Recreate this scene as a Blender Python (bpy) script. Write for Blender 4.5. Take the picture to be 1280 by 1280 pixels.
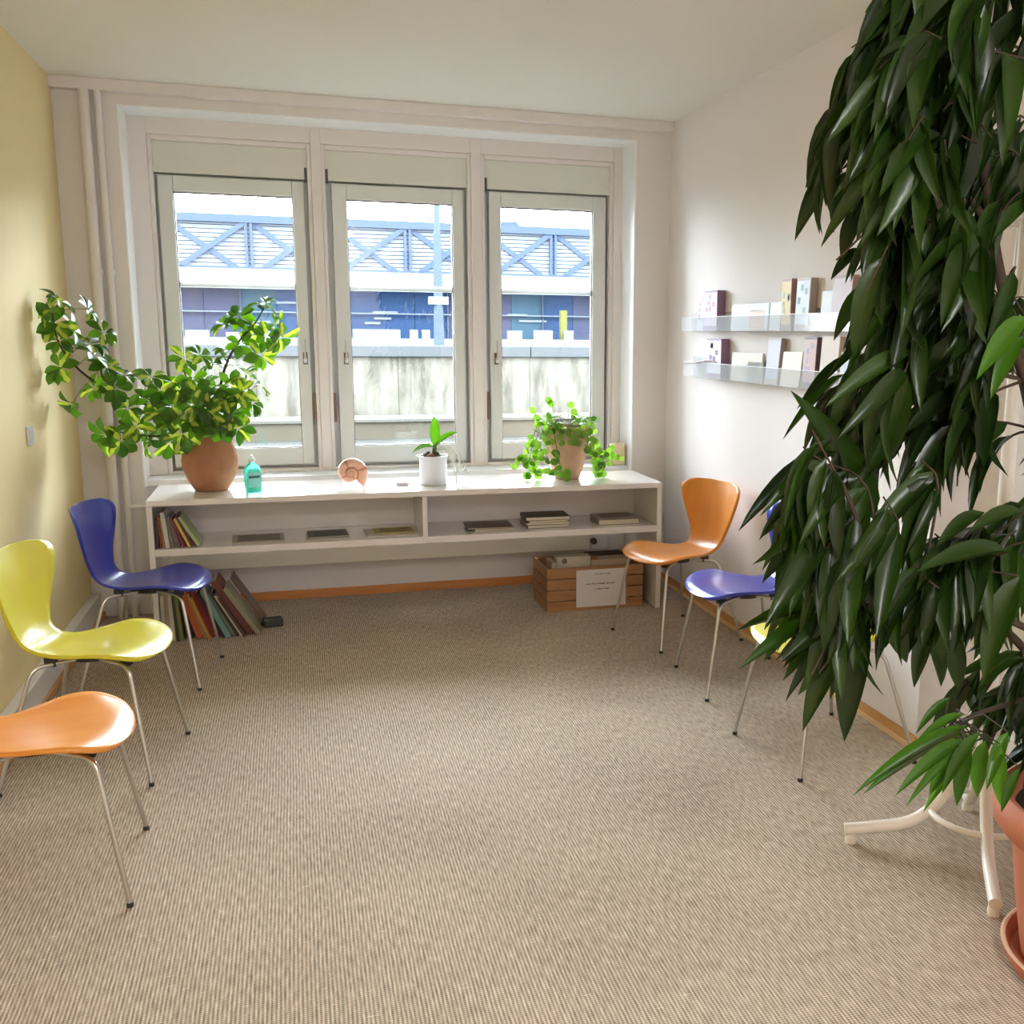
import bpy, bmesh, math, random
from mathutils import Vector, Matrix
rnd = random.Random(7)
for o in list(bpy.data.objects):
    bpy.data.objects.remove(o)
SC = bpy.context.scene
COL = SC.collection
PI = math.pi

# ---------------------------------------------------------------- camera
CAM_POS = Vector((1.0936, -5.8827, 1.5445))
YAW, PITCH, ROLL, FPX, PPX, PPY = .3022, -.1749, .0096, 1257.33, 760.0, 640.0
FWD = Vector((math.sin(YAW)*math.cos(PITCH), math.cos(YAW)*math.cos(PITCH), math.sin(PITCH)))
_r = Vector((math.cos(YAW), -math.sin(YAW), 0)); _u = _r.cross(FWD)
RGT = math.cos(ROLL)*_r + math.sin(ROLL)*_u
UPV = -math.sin(ROLL)*_r + math.cos(ROLL)*_u
cd = bpy.data.cameras.new('camera'); co = bpy.data.objects.new('camera', cd); COL.objects.link(co)
cd.sensor_fit = 'HORIZONTAL'; cd.sensor_width = 36; cd.lens = FPX/1280*36
cd.shift_x = (640-PPX)/1280; cd.shift_y = 0; cd.clip_start = .05; cd.clip_end = 500
m = Matrix((RGT, UPV, -FWD)).transposed().to_4x4(); m.translation = CAM_POS
co.matrix_world = m
SC.camera = co

def at(px, py, axis, val):
    """point where the line of sight through photo pixel meets the plane axis=val"""
    d = FWD + RGT*((px-PPX)/FPX) - UPV*((py-PPY)/FPX)
    return CAM_POS + d*((val-CAM_POS[axis])/d[axis])
def pix(p):
    v = Vector(p)-CAM_POS; d = v.dot(FWD)
    return PPX+FPX*v.dot(RGT)/d, PPY-FPX*v.dot(UPV)/d

# ---------------------------------------------------------------- world, light, exposure
w = bpy.data.worlds.new('sky'); SC.world = w; w.use_nodes = True
bg = w.node_tree.nodes['Background']; bg.inputs[0].default_value = (.83, .92, 1, 1); bg.inputs[1].default_value = 14.0
SC.view_settings.view_transform = 'Standard'; SC.view_settings.look = 'None'
SC.view_settings.exposure = 1.66; SC.view_settings.gamma = 1; SC.view_settings.use_curve_mapping = False
def portal(x0, x1, z0, z1, y):
    l = bpy.data.lights.new('window_daylight', 'AREA'); l.shape = 'RECTANGLE'; l.size = x1-x0; l.size_y = z1-z0
    o = bpy.data.objects.new('window_daylight', l); COL.objects.link(o)
    o.location = ((x0+x1)/2, y, (z0+z1)/2); o.rotation_euler = (-PI/2, 0, 0)
    l.cycles.is_portal = True
for a, b in ((.5, 1.14), (1.42, 2.04), (2.32, 2.91)):
    portal(a, b, .86, 2.3, .44)

# ---------------------------------------------------------------- materials
def srgb(r, g, b):
    f = lambda c: (c/255/12.92 if c/255 <= .04045 else ((c/255+.055)/1.055)**2.4)
    return (f(r), f(g), f(b), 1)
MATS = {}
def mat(name, col, rough=.6, metal=0, var=0, vscale=8, bump=0, bscale=60, spec=.5, trans=0, sheen=0, coat=0):
    if name in MATS: return MATS[name]
    m = bpy.data.materials.new(name); m.use_nodes = True; nt = m.node_tree; b = nt.nodes['Principled BSDF']
    if len(col) == 3: col = (*col, 1)
    b.inputs['Base Color'].default_value = col
    b.inputs['Roughness'].default_value = rough; b.inputs['Metallic'].default_value = metal
    b.inputs['Specular IOR Level'].default_value = spec
    b.inputs['Transmission Weight'].default_value = trans
    b.inputs['Coat Weight'].default_value = coat
    tc = nt.nodes.new('ShaderNodeTexCoord')
    if var:
        n = nt.nodes.new('ShaderNodeTexNoise'); n.inputs['Scale'].default_value = vscale; n.inputs['Detail'].default_value = 4
        nt.links.new(tc.outputs['Object'], n.inputs['Vector'])
        mx = nt.nodes.new('ShaderNodeMix'); mx.data_type = 'RGBA'
        mx.inputs['A'].default_value = tuple(c*(1-var) for c in col[:3])+(1,)
        mx.inputs['B'].default_value = tuple(min(1, c*(1+var)) for c in col[:3])+(1,)
        nt.links.new(n.outputs['Fac'], mx.inputs['Factor']); nt.links.new(mx.outputs['Result'], b.inputs['Base Color'])
    if bump:
        n = nt.nodes.new('ShaderNodeTexNoise'); n.inputs['Scale'].default_value = bscale; n.inputs['Detail'].default_value = 3
        nt.links.new(tc.outputs['Object'], n.inputs['Vector'])
        bp = nt.nodes.new('ShaderNodeBump'); bp.inputs['Strength'].default_value = bump; bp.inputs['Distance'].default_value = .005
        nt.links.new(n.outputs['Fac'], bp.inputs['Height']); nt.links.new(bp.outputs['Normal'], b.inputs['Normal'])
    MATS[name] = m
    return m
def N(nt, typ, **kw):
    n = nt.nodes.new(typ)
    for k, v in kw.items(): setattr(n, k, v)
    return n
def math_node(nt, op, a, b=None, c=None):
    n = nt.nodes.new('ShaderNodeMath'); n.operation = op
    for i, v in enumerate((a, b, c)):
        if v is None: continue
        if isinstance(v, (int, float)): n.inputs[i].default_value = v
        else: nt.links.new(v, n.inputs[i])
    return n.outputs[0]

def carpet_mat():
    m = bpy.data.materials.new('sisal_carpet'); m.use_nodes = True; nt = m.node_tree; b = nt.nodes['Principled BSDF']
    g = N(nt, 'ShaderNodeNewGeometry'); s = N(nt, 'ShaderNodeSeparateXYZ'); nt.links.new(g.outputs['Position'], s.inputs[0])
    wob = N(nt, 'ShaderNodeTexNoise'); wob.inputs['Scale'].default_value = 3; nt.links.new(g.outputs['Position'], wob.inputs['Vector'])
    px = math_node(nt, 'MULTIPLY_ADD', wob.outputs['Fac'], .006, s.outputs[0])
    rib = math_node(nt, 'SINE', math_node(nt, 'MULTIPLY', px, 2*PI/.0098))
    py = math_node(nt, 'MULTIPLY_ADD', wob.outputs['Fac'], .004, s.outputs[1])
    crs = math_node(nt, 'SINE', math_node(nt, 'MULTIPLY', py, 2*PI/.0072))
    # long thin yarn streaks along the rows
    mp = N(nt, 'ShaderNodeMapping'); mp.inputs['Scale'].default_value = (140, 22, 1); nt.links.new(g.outputs['Position'], mp.inputs[0])
    st = N(nt, 'ShaderNodeTexNoise'); st.inputs['Scale'].default_value = 1; st.inputs['Detail'].default_value = 2; nt.links.new(mp.outputs[0], st.inputs['Vector'])
    big = N(nt, 'ShaderNodeTexNoise'); big.inputs['Scale'].default_value = 1.6; nt.links.new(g.outputs['Position'], big.inputs['Vector'])
    h = math_node(nt, 'ADD', math_node(nt, 'MULTIPLY', rib, .24), math_node(nt, 'MULTIPLY', crs, .15))
    h2 = math_node(nt, 'ADD', h, math_node(nt, 'MULTIPLY_ADD', st.outputs['Fac'], .9, -.45))
    h3 = math_node(nt, 'ADD', math_node(nt, 'ADD', h2, .5), math_node(nt, 'MULTIPLY_ADD', big.outputs['Fac'], .3, -.15))
    mp2 = N(nt, 'ShaderNodeMapping'); mp2.inputs['Scale'].default_value = (22, 150, 1); nt.links.new(g.outputs['Position'], mp2.inputs[0])
    ln = N(nt, 'ShaderNodeTexNoise'); ln.inputs['Scale'].default_value = 1; ln.inputs['Detail'].default_value = 1; nt.links.new(mp2.outputs[0], ln.inputs['Vector'])
    h3 = math_node(nt, 'ADD', h3, math_node(nt, 'MULTIPLY', math_node(nt, 'GREATER_THAN', ln.outputs['Fac'], .745), .35))
    r = N(nt, 'ShaderNodeValToRGB'); e = r.color_ramp.elements
    e[0].position = 0; e[0].color = srgb(106, 92, 77); e[1].position = 1; e[1].color = srgb(232, 217, 198)
    mid = e.new(.5); mid.color = srgb(177, 159, 139)
    nt.links.new(h3, r.inputs[0]); nt.links.new(r.outputs[0], b.inputs['Base Color'])
    b.inputs['Roughness'].default_value = .85; b.inputs['Specular IOR Level'].default_value = .25
    bp = N(nt, 'ShaderNodeBump'); bp.inputs['Strength'].default_value = .35; bp.inputs['Distance'].default_value = .002
    nt.links.new(h2, bp.inputs['Height']); nt.links.new(bp.outputs['Normal'], b.inputs['Normal'])
    return m
def wood_mat(name, c1, c2, scale=(3, 30, 30), rough=.5):
    m = bpy.data.materials.new(name); m.use_nodes = True; nt = m.node_tree; b = nt.nodes['Principled BSDF']
    tc = N(nt, 'ShaderNodeTexCoord'); mp = N(nt, 'ShaderNodeMapping'); mp.inputs['Scale'].default_value = scale
    nt.links.new(tc.outputs['Object'], mp.inputs[0])
    n = N(nt, 'ShaderNodeTexNoise'); n.inputs['Scale'].default_value = 1; n.inputs['Detail'].default_value = 5; nt.links.new(mp.outputs[0], n.inputs['Vector'])
    r = N(nt, 'ShaderNodeValToRGB'); r.color_ramp.elements[0].color = c1; r.color_ramp.elements[1].color = c2
    r.color_ramp.elements[0].position = .3; r.color_ramp.elements[1].position = .7
    nt.links.new(n.outputs['Fac'], r.inputs[0]); nt.links.new(r.outputs[0], b.inputs['Base Color']); b.inputs['Roughness'].default_value = rough
    MATS[name] = m
    return m
def glass_mat(name, tint=(1, 1, 1), refl=.06, dirt=0.0, rough=.0, ior=1.45):
    m = bpy.data.materials.new(name); m.use_nodes = True; nt = m.node_tree
    for n in list(nt.nodes): nt.nodes.remove(n)
    out = N(nt, 'ShaderNodeOutputMaterial'); t = N(nt, 'ShaderNodeBsdfTransparent'); t.inputs[0].default_value = (*tint, 1)
    gl = N(nt, 'ShaderNodeBsdfGlossy'); gl.inputs['Roughness'].default_value = rough
    fr = N(nt, 'ShaderNodeFresnel'); fr.inputs[0].default_value = ior
    mx = N(nt, 'ShaderNodeMixShader'); nt.links.new(fr.outputs[0], mx.inputs[0]); nt.links.new(t.outputs[0], mx.inputs[1]); nt.links.new(gl.outputs[0], mx.inputs[2])
    last = mx
    if dirt:
        df = N(nt, 'ShaderNodeBsdfDiffuse'); df.inputs[0].default_value = (.9, .93, .97, 1)
        m2 = N(nt, 'ShaderNodeMixShader'); m2.inputs[0].default_value = dirt
        nt.links.new(mx.outputs[0], m2.inputs[1]); nt.links.new(df.outputs[0], m2.inputs[2]); last = m2
    nt.links.new(last.outputs[0], out.inputs[0])
    MATS[name] = m
    return m
def leaf_mat(name, c1, c2, rough=.35, transl=.35, mid=None):
    """glossy leaf with light coming through; c1..c2 vary per leaf; mid = colour of the variegated centre"""
    m = bpy.data.materials.new(name); m.use_nodes = True; nt = m.node_tree; b = nt.nodes['Principled BSDF']
    oi = N(nt, 'ShaderNodeObjectInfo'); g = N(nt, 'ShaderNodeNewGeometry')
    f = math_node(nt, 'FRACT', math_node(nt, 'ADD', oi.outputs['Random'], g.outputs['Random Per Island']))
    mx = N(nt, 'ShaderNodeMix', data_type='RGBA'); mx.inputs['A'].default_value = c1; mx.inputs['B'].default_value = c2
    nt.links.new(f, mx.inputs['Factor']); col = mx.outputs['Result']
    if mid:
        tc = N(nt, 'ShaderNodeTexCoord'); s = N(nt, 'ShaderNodeSeparateXYZ'); nt.links.new(tc.outputs['Object'], s.inputs[0])
        nz = N(nt, 'ShaderNodeTexNoise'); nz.inputs['Scale'].default_value = 4; nt.links.new(tc.outputs['Object'], nz.inputs['Vector'])
        a = math_node(nt, 'ABSOLUTE', s.outputs[1])
        v = math_node(nt, 'SUBTRACT', math_node(nt, 'MULTIPLY', nz.outputs['Fac'], .42), a)
        k = math_node(nt, 'MULTIPLY', math_node(nt, 'GREATER_THAN', v, .02), math_node(nt, 'GREATER_THAN', f, .55))
        m3 = N(nt, 'ShaderNodeMix', data_type='RGBA'); m3.inputs['B'].default_value = mid
        nt.links.new(k, m3.inputs['Factor']); nt.links.new(col, m3.inputs['A']); col = m3.outputs['Result']
    nt.links.new(col, b.inputs['Base Color']); b.inputs['Roughness'].default_value = rough
    tr = N(nt, 'ShaderNodeBsdfTranslucent')
    hs = N(nt, 'ShaderNodeHueSaturation'); hs.inputs['Value'].default_value = 1.5; hs.inputs['Saturation'].default_value = 1.1
    nt.links.new(col, hs.inputs['Color']); nt.links.new(hs.outputs[0], tr.inputs[0])
    ms = N(nt, 'ShaderNodeMixShader'); ms.inputs[0].default_value = transl
    nt.links.new(b.outputs[0], ms.inputs[1]); nt.links.new(tr.outputs[0], ms.inputs[2])
    nt.links.new(ms.outputs[0], nt.nodes['Material Output'].inputs[0])
    MATS[name] = m
    return m

M_CARPET = carpet_mat()
M_YELLOW = mat('yellow_paint', srgb(243, 221, 166), .75, var=.04, vscale=3, bump=.15, bscale=150)
M_WHITE = mat('white_wall_paint', srgb(240, 234, 232), .8, var=.02, vscale=2, bump=.12, bscale=160)
M_CEIL = mat('ceiling_paint', srgb(240, 236, 228), .85, bump=.1, bscale=120)
M_TRIM = mat('grey_white_gloss', srgb(236, 229, 226), .4, var=.02)
M_REVEAL = mat('white_reveal', srgb(250, 251, 252), .5)
M_SASH = mat('sash_paint', srgb(226, 228, 224), .35)
M_PANEL = mat('blind_box_paint', srgb(226, 226, 216), .5)
M_SHELF = mat('shelf_lacquer', srgb(240, 233, 228), .16, var=.01, coat=.3)
M_RAD = mat('radiator_enamel', srgb(247, 239, 220), .4)
M_BASEW = wood_mat('oak_baseboard', srgb(205, 150, 92), srgb(222, 172, 112), (30, 3, 30))
M_BASEB = wood_mat('oak_baseboard_back', srgb(200, 128, 66), srgb(216, 146, 84), (3, 30, 30))
M_BASEL = mat('white_duct', srgb(240, 236, 232), .45)
M_CHROME = mat('brushed_steel', (.62, .6, .57), .3, 1)
M_DARKM = mat('dark_metal', (.12, .1, .09), .45, .6)
M_BRONZE = mat('bronze_hinge', srgb(125, 100, 84), .45, .4)
M_RUBBER = mat('black_rubber', (.03, .03, .03), .7)
M_PLATE = mat('underseat_plate', (.05, .04, .035), .6)
M_ORANGE = wood_mat('orange_ply', srgb(234, 146, 58), srgb(243, 162, 74), (2, 14, 2), .3)
M_BLUE = mat('blue_lacquer', srgb(46, 56, 168), .28, coat=.3)
M_LIME = mat('lime_lacquer', srgb(226, 214, 58), .3, coat=.3)
M_GLASS = glass_mat('window_glass', (.97, .985, .985))
M_ACRYL = bpy.data.materials.new('clear_acrylic'); M_ACRYL.use_nodes = True
_nt = M_ACRYL.node_tree; _p = _nt.nodes['Principled BSDF']; _p.inputs['Base Color'].default_value = (.86, .9, .95, 1); _p.inputs['Roughness'].default_value = .12
_t = N(_nt, 'ShaderNodeBsdfTransparent'); _mx = N(_nt, 'ShaderNodeMixShader'); _mx.inputs[0].default_value = .26
_nt.links.new(_t.outputs[0], _mx.inputs[1]); _nt.links.new(_p.outputs[0], _mx.inputs[2]); _nt.links.new(_mx.outputs[0], _nt.nodes['Material Output'].inputs[0])
M_TERRA = mat('terracotta', srgb(186, 110, 76), .7, var=.12, vscale=6, bump=.2)
M_CLAY = mat('old_clay', srgb(178, 120, 88), .8, var=.25, vscale=14, bump=.4, bscale=40)
M_AGED = mat('lime_stained_clay', srgb(208, 168, 140), .85, var=.22, vscale=18, bump=.4, bscale=50)
M_SOIL = mat('potting_soil', (.025, .018, .012), .95, bump=.8, bscale=60)
M_BARK = mat('brown_bark', srgb(72, 55, 41), .8, var=.25, vscale=30)
M_STEMG = mat('green_stem', srgb(110, 120, 60), .6)
M_CERAM = mat('white_ceramic', srgb(238, 240, 244), .2)
M_STAND = mat('cream_bentwood', srgb(243, 236, 225), .35, var=.03)
M_PAPER = mat('white_paper', srgb(226, 218, 216), .85)
M_INK = mat('grey_ink', srgb(96, 88, 88), .8)
M_CRATE = wood_mat('crate_pine', srgb(158, 110, 72), srgb(178, 132, 90), (4, 40, 40), .65)
M_FICUS = leaf_mat('ficus_leaf', srgb(26, 42, 15), srgb(50, 78, 24), .32, .28)
M_SCHEF = leaf_mat('schefflera_leaf', srgb(50, 84, 28), srgb(100, 146, 44), .3, .36, srgb(186, 196, 84))
M_CREEP = leaf_mat('creeper_leaf', srgb(78, 122, 40), srgb(146, 184, 78), .45, .34)
M_ORCH = leaf_mat('orchid_leaf', srgb(74, 120, 36), srgb(90, 140, 46), .35, .35)

# ---------------------------------------------------------------- mesh helpers
class MB:
    def __init__(s): s.v = []; s.f = []
    def add(s, vs, fs):
        k = len(s.v); s.v += [tuple(v) for v in vs]; s.f += [tuple(i+k for i in f) for f in fs]; return s
    def box(s, x0, x1, y0, y1, z0, z1, M=None):
        vs = [Vector((x, y, z)) for z in (z0, z1) for y in (y0, y1) for x in (x0, x1)]
        if M: vs = [M @ v for v in vs]
        return s.add(vs, [(0, 2, 3, 1), (4, 5, 7, 6), (0, 1, 5, 4), (2, 6, 7, 3), (0, 4, 6, 2), (1, 3, 7, 5)])
    def tube(s, pts, r, n=10, cap=True, closed=False):
        pts = [Vector(p) for p in pts]; L = len(pts); rs = r if isinstance(r, (list, tuple)) else [r]*L
        vs = []; prev = None
        for i, p in enumerate(pts):
            if closed: t = pts[(i+1) % L]-pts[i-1]
            else: t = pts[min(i+1, L-1)]-pts[max(i-1, 0)]
            t.normalize()
            if prev is None:
                a = Vector((0, 0, 1)) if abs(t.z) < .9 else Vector((1, 0, 0)); nrm = (a-t*a.dot(t)).normalized()
            else: nrm = (prev-t*prev.dot(t)).normalized()
            prev = nrm; bi = t.cross(nrm)
            for k in range(n):
                a = 2*PI*k/n; vs.append(p+(nrm*math.cos(a)+bi*math.sin(a))*rs[i])
        fs = []
        R = L if closed else L-1
        for i in range(R):
            j = (i+1) % L
            for k in range(n): fs.append((i*n+k, i*n+(k+1) % n, j*n+(k+1) % n, j*n+k))
        if cap and not closed: fs += [tuple(range(n-1, -1, -1)), tuple((L-1)*n+k for k in range(n))]
        return s.add(vs, fs)
    def lathe(s, prof, c=(0, 0, 0), n=32, caps=True):
        vs = []
        for r, z in prof:
            for k in range(n):
                a = 2*PI*k/n; vs.append((c[0]+r*math.cos(a), c[1]+r*math.sin(a), c[2]+z))
        fs = []
        for i in range(len(prof)-1):
            for k in range(n): fs.append((i*n+k, i*n+(k+1) % n, (i+1)*n+(k+1) % n, (i+1)*n+k))
        if caps: fs += [tuple(range(n-1, -1, -1)), tuple((len(prof)-1)*n+k for k in range(n))]
        return s.add(vs, fs)
    def mesh(s, name):
        me = bpy.data.meshes.new(name); me.from_pydata(s.v, [], s.f); me.validate(); me.update(); return me
def shade(me, ang=40):
    for p in me.polygons: p.use_smooth = True
    try: me.set_sharp_from_angle(angle=math.radians(ang))
    except Exception: pass
def obj(name, data, material=None, parent=None, smooth=None, bevel=0, loc=None, M=None):
    if isinstance(data, MB): data = data.mesh(name)
    if material and not data.materials: data.materials.append(material)
    if smooth: shade(data, smooth)
    o = bpy.data.objects.new(name, data); COL.objects.link(o)
    if parent: o.parent = parent
    if M is not None: o.matrix_basis = M
    elif loc: o.location = loc
    if bevel:
        b = o.modifiers.new('bevel', 'BEVEL'); b.width = bevel; b.segments = 2; b.limit_method = 'ANGLE'
    return o
def tag(o, label, cat, group=None):
    o['label'] = label; o['category'] = cat
    if group: o['group'] = group
    return o
def thing(name, label, cat, loc=(0, 0, 0), rz=0, group=None):
    o = bpy.data.objects.new(name, None); COL.objects.link(o); o.empty_display_size = .05
    o.location = loc; o.rotation_euler = (0, 0, rz)
    return tag(o, label, cat, group)
def struct(o): o['kind'] = 'structure'; return o
def box(name, x0, x1, y0, y1, z0, z1, material, parent=None, bevel=0):
    """box with its own origin at the centre of its base"""
    c = Vector(((x0+x1)/2, (y0+y1)/2, z0)); h = Vector(((x1-x0)/2, (y1-y0)/2, z1-z0))
    o = obj(name, MB().box(-h.x, h.x, -h.y, h.y, 0, h.z), material, None, bevel=bevel)
    if parent:
        o.parent = parent; o.location = c-parent.location
    else: o.location = c
    return o
def bez(pts, n=8):
    """Catmull-Rom through pts"""
    P = [Vector(p) for p in pts]; P = [P[0]*2-P[1]]+P+[P[-1]*2-P[-2]]; out = []
    for i in range(1, len(P)-2):
        for k in range(n):
            t = k/n; a, b, c, d = P[i-1:i+3]
            out.append(.5*((2*b)+(c-a)*t+(2*a-5*b+4*c-d)*t*t+(3*b-a-3*c+d)*t**3))
    out.append(P[-2]); return out
def copy_tree(o, parent=None):
    c = o.copy(); COL.objects.link(c)
    if parent: c.parent = parent
    for ch in list(o.children): copy_tree(ch, c)
    return c

# ================================================================ SETTING
W, H = 3.3, 2.7787
REAR = -7.4
NI = -2.78            # where the right wall steps back
RX1, RX2, RZ1, RD = .296, 3.083, 2.6718, .2413   # window recess
struct(box('floor', 0, W+.25, REAR, .13, -.12, 0, M_CARPET))
struct(box('ceiling', -.2, W+.4, REAR-.2, .6, H, H+.2, M_CEIL))
struct(box('wall_left', -.2, 0, REAR, .5, -.12, H, M_YELLOW))
wr = struct(obj('wall_right', MB().box(W, W+.35, NI, .5, -.12, H).box(W+.16, W+.35, REAR, NI, -.12, H), M_WHITE))
obj('wall_panel', MB().box(W-.004, W, NI, -1.49, .052, 2.318), M_WHITE, wr)
obj('wall_panel', MB().box(W-.0025, W, NI, -1.47, 2.322, H), M_WHITE, wr)
struct(box('wall_rear', -.2, W+.4, REAR-.2, REAR, -.12, H, M_WHITE))
wb = struct(obj('wall_back', MB().box(0, RX1, 0, .5, -.12, H).box(RX2, W, 0, .5, -.12, H).box(RX1, RX2, 0, .5, RZ1, H)
    .box(RX1, RX2, .13, .5, -.12, .70), M_TRIM))
# bright white reveal lining of the recess
rv = obj('reveal_lining', MB().box(RX1, RX1+.006, .004, RD, .70, RZ1).box(RX2-.006, RX2, .004, RD, .70, RZ1).box(RX1+.006, RX2-.006, .004, RD, RZ1-.006, RZ1), M_REVEAL, wb)
struct(box('trim_1', 0, W, -.0535, 0, 2.722, H, M_TRIM, bevel=.003))          # beam under the ceiling
sill = struct(obj('window_sill', MB().box(RX1, RX2, 0.06, RD+.06, .700, .735), M_REVEAL, bevel=.004))
bb = struct(obj('baseboard_right', MB().box(W-.012, W, NI, 0, 0, .05), M_BASEW))
obj('floor_strip', MB().box(W-.026, W-.012, NI-.01, 0, 0, .014), mat('pale_oak', srgb(232, 196, 146), .5), bb)
struct(obj('baseboard_back', MB().box(RX1, RX2, .118, .13, 0, .05), M_BASEB))
bl = struct(obj('baseboard_left', MB().box(0, .045, REAR, 0, 0, .135), M_BASEL, bevel=.004))
obj('floor_strip', MB().box(.045, .06, REAR, 0, 0, .03), M_BASEW, bl)
struct(obj('baseboard_niche', MB().box(W+.13, W+.16, REAR, NI, 0, .17), M_BASEL, bevel=.004))
d = struct(obj('door_1', MB().box(W+.128, W+.16, -4.35, -3.45, .171, 2.1), M_REVEAL, bevel=.004))
obj('door_panel', MB().box(W+.12, W+.128, -4.25, -3.55, .3, 1.0).box(W+.12, W+.128, -4.25, -3.55, 1.12, 2.0), M_REVEAL, d, bevel=.004)

# ---- windows: surround with three openings, each with moulding, blind box, sash, pane, bar, handle
OPEN = [(.395, 1.238), (1.292, 2.140), (2.201, 3.022)]
ZT, ZB = 2.58, .745
SY = RD                                          # front face of the surround
sur = MB()
xs = [RX1]+[v for o in OPEN for v in o]+[RX2]
for i in range(0, 8, 2): sur.box(xs[i], xs[i+1], SY, SY+.22, .735, RZ1)
for a, b in OPEN: sur.box(a, b, SY, SY+.22, ZT, RZ1)
struct(obj('trim_2', sur, M_TRIM, bevel=.003))
GL = [(.508, 1.130), (1.428, 2.034), (2.325, 2.902)]
SS = [(.430, 1.196), (1.345, 2.100), (2.252, 2.985)]
HX = [1.165, 1.395, 2.290]
def frame(mb, x0, x1, z0, z1, gx0, gx1, gz0, gz1, y0, y1):
    mb.box(x0, gx0, y0, y1, z0, z1).box(gx1, x1, y0, y1, z0, z1).box(gx0, gx1, y0, y1, gz1, z1).box(gx0, gx1, y0, y1, z0, gz0)
    return mb
for i in range(3):
    a, b = OPEN[i]; g0, g1 = GL[i]; s0, s1 = SS[i]
    wdw = struct(bpy.data.objects.new('window_%d' % (i+1), None)); COL.objects.link(wdw); wdw.location = ((a+b)/2, SY, ZB)
    def P(name, mb, material, parent=None, bevel=0, smooth=None):
        o = obj(name, mb, material, None, bevel=bevel, smooth=smooth); o.parent = parent or wdw
        o.matrix_parent_inverse = Matrix.Translation(-Vector(wdw.location)); return o
    P('moulding', frame(MB(), a, b, ZB-.01, ZT, a+.022, b-.022, ZB+.01, ZT-.028, SY+.012, SY+.1), M_TRIM, bevel=.004)
    P('inner_frame', frame(MB(), a, b, ZB-.01, ZT, g0-.03, g1+.03, .845, 2.32, SY+.101, SY+.18), M_SASH)
    bxp = P('blind_box', MB().box(a+.022, b-.022, SY+.03, SY+.06, 2.388, ZT-.028), M_PANEL, bevel=.002)
    sa = P('sash', frame(MB(), s0, s1, ZB+.025, 2.378, g0, g1, .872, 2.292, SY+.045, SY+.1), M_SASH, bevel=.005)
    P('glazing_seal', frame(MB(), g0-.002, g1+.002, .870, 2.294, g0+.004, g1-.004, .877, 2.287, SY+.062, SY+.09), M_DARKM)
    P('pane', MB().box(g0, g1, SY+.070, SY+.0725, .872, 2.292), M_GLASS)
    P('glazing_bar', MB().box(g0, g1, SY+.078, SY+.12, 1.783, 1.815), M_SASH, bevel=.003)
    hp = P('handle_plate', MB().box(HX[i]-.013, HX[i]+.013, SY+.035, SY+.045, 1.355, 1.425), M_BRONZE, bevel=.003)
    P('handle_lever', MB().tube([(HX[i], SY+.04, 1.385), (HX[i], SY+.012, 1.388), (HX[i], SY+.006, 1.40), (HX[i], SY+.008, 1.50)], [.008, .008, .006, .004], 8), M_CHROME, smooth=50)
    P('handle_knob', MB().lathe([(0.002, 0), (.009, .003), (.011, .018), (.008, .034), (.002, .037)], (HX[i], SY+.018, 1.362), 12), M_CERAM, smooth=50)
    for hx in ((b-.03,) if i == 0 else (a+.03,)):
        P('hinge', MB().box(hx-.008, hx+.008, SY+.02, SY+.05, 1.02, 1.19), M_BRONZE, bevel=.002)
        P('hinge', MB().box(hx-.007, hx+.007, SY+.02, SY+.05, 2.375, 2.45), M_DARKM, bevel=.002)

# ---- heating pipes in the left corner
def pipe(x, y, r, lab, elbow=False):
    t = thing('heating_pipe', lab, 'pipe', (x, y, 0))
    obj('tube', MB().tube([(0, 0, 0), (0, 0, .6), (0, 0, 1.4), (0, 0, 2.722)], r, 16), M_TRIM, t, smooth=60)
    obj('clamp', MB().tube([(0, 0, 1.82), (0, 0, 1.85)], r+.006, 16).box(-.006, .006, 0, -y-.001, 1.827, 1.843), M_TRIM, t, smooth=60)
    if elbow: obj('branch', MB().tube([(0, 0, .605), (.10, 0, .607), (.17, 0, .61)], .012, 10), M_REVEAL, t, smooth=60)
    return t
pipe(.152, -.045, .026, 'thick vertical heating pipe close to the yellow wall corner')
pipe(.213, -.03, .017, 'thin vertical heating pipe with a side branch beside the window recess', True)

# ================================================================ OUTSIDE
def OZ(px, py, Y): return at(px, py, 1, Y).z
def OX(px, py, Y): return at(px, py, 1, Y).x
M_CONC = bpy.data.materials.new('weathered_concrete'); M_CONC.use_nodes = True
nt = M_CONC.node_tree; b = nt.nodes['Principled BSDF']
tc = N(nt, 'ShaderNodeTexCoord'); mp = N(nt, 'ShaderNodeMapping'); mp.inputs['Scale'].default_value = (5, 5, 1.2); nt.links.new(tc.outputs['Object'], mp.inputs[0])
n1 = N(nt, 'ShaderNodeTexNoise'); n1.inputs['Scale'].default_value = 1; n1.inputs['Detail'].default_value = 8; n1.inputs['Roughness'].default_value = .7; nt.links.new(mp.outputs[0], n1.inputs['Vector'])
r = N(nt, 'ShaderNodeValToRGB'); r.color_ramp.elements[0].color = (.034, .031, .025, 1); r.color_ramp.elements[1].color = (.078, .073, .061, 1)
r.color_ramp.elements[0].position = .36; r.color_ramp.elements[1].position = .6
nt.links.new(n1.outputs['Fac'], r.inputs[0]); nt.links.new(r.outputs[0], b.inputs['Base Color']); b.inputs['Roughness'].default_value = .9; b.inputs['Specular IOR Level'].default_value = 0
CW = 6.0
z_top = OZ(500, 432, CW); z_cop = OZ(500, 446, CW); z_bot = OZ(500, 527, CW)
cwall = thing('concrete_wall', 'weathered concrete retaining wall with grey coping outside the windows', 'wall', (2, CW, z_bot-.6))
j = [-5.5+i*1.55 for i in range(13)]
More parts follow.
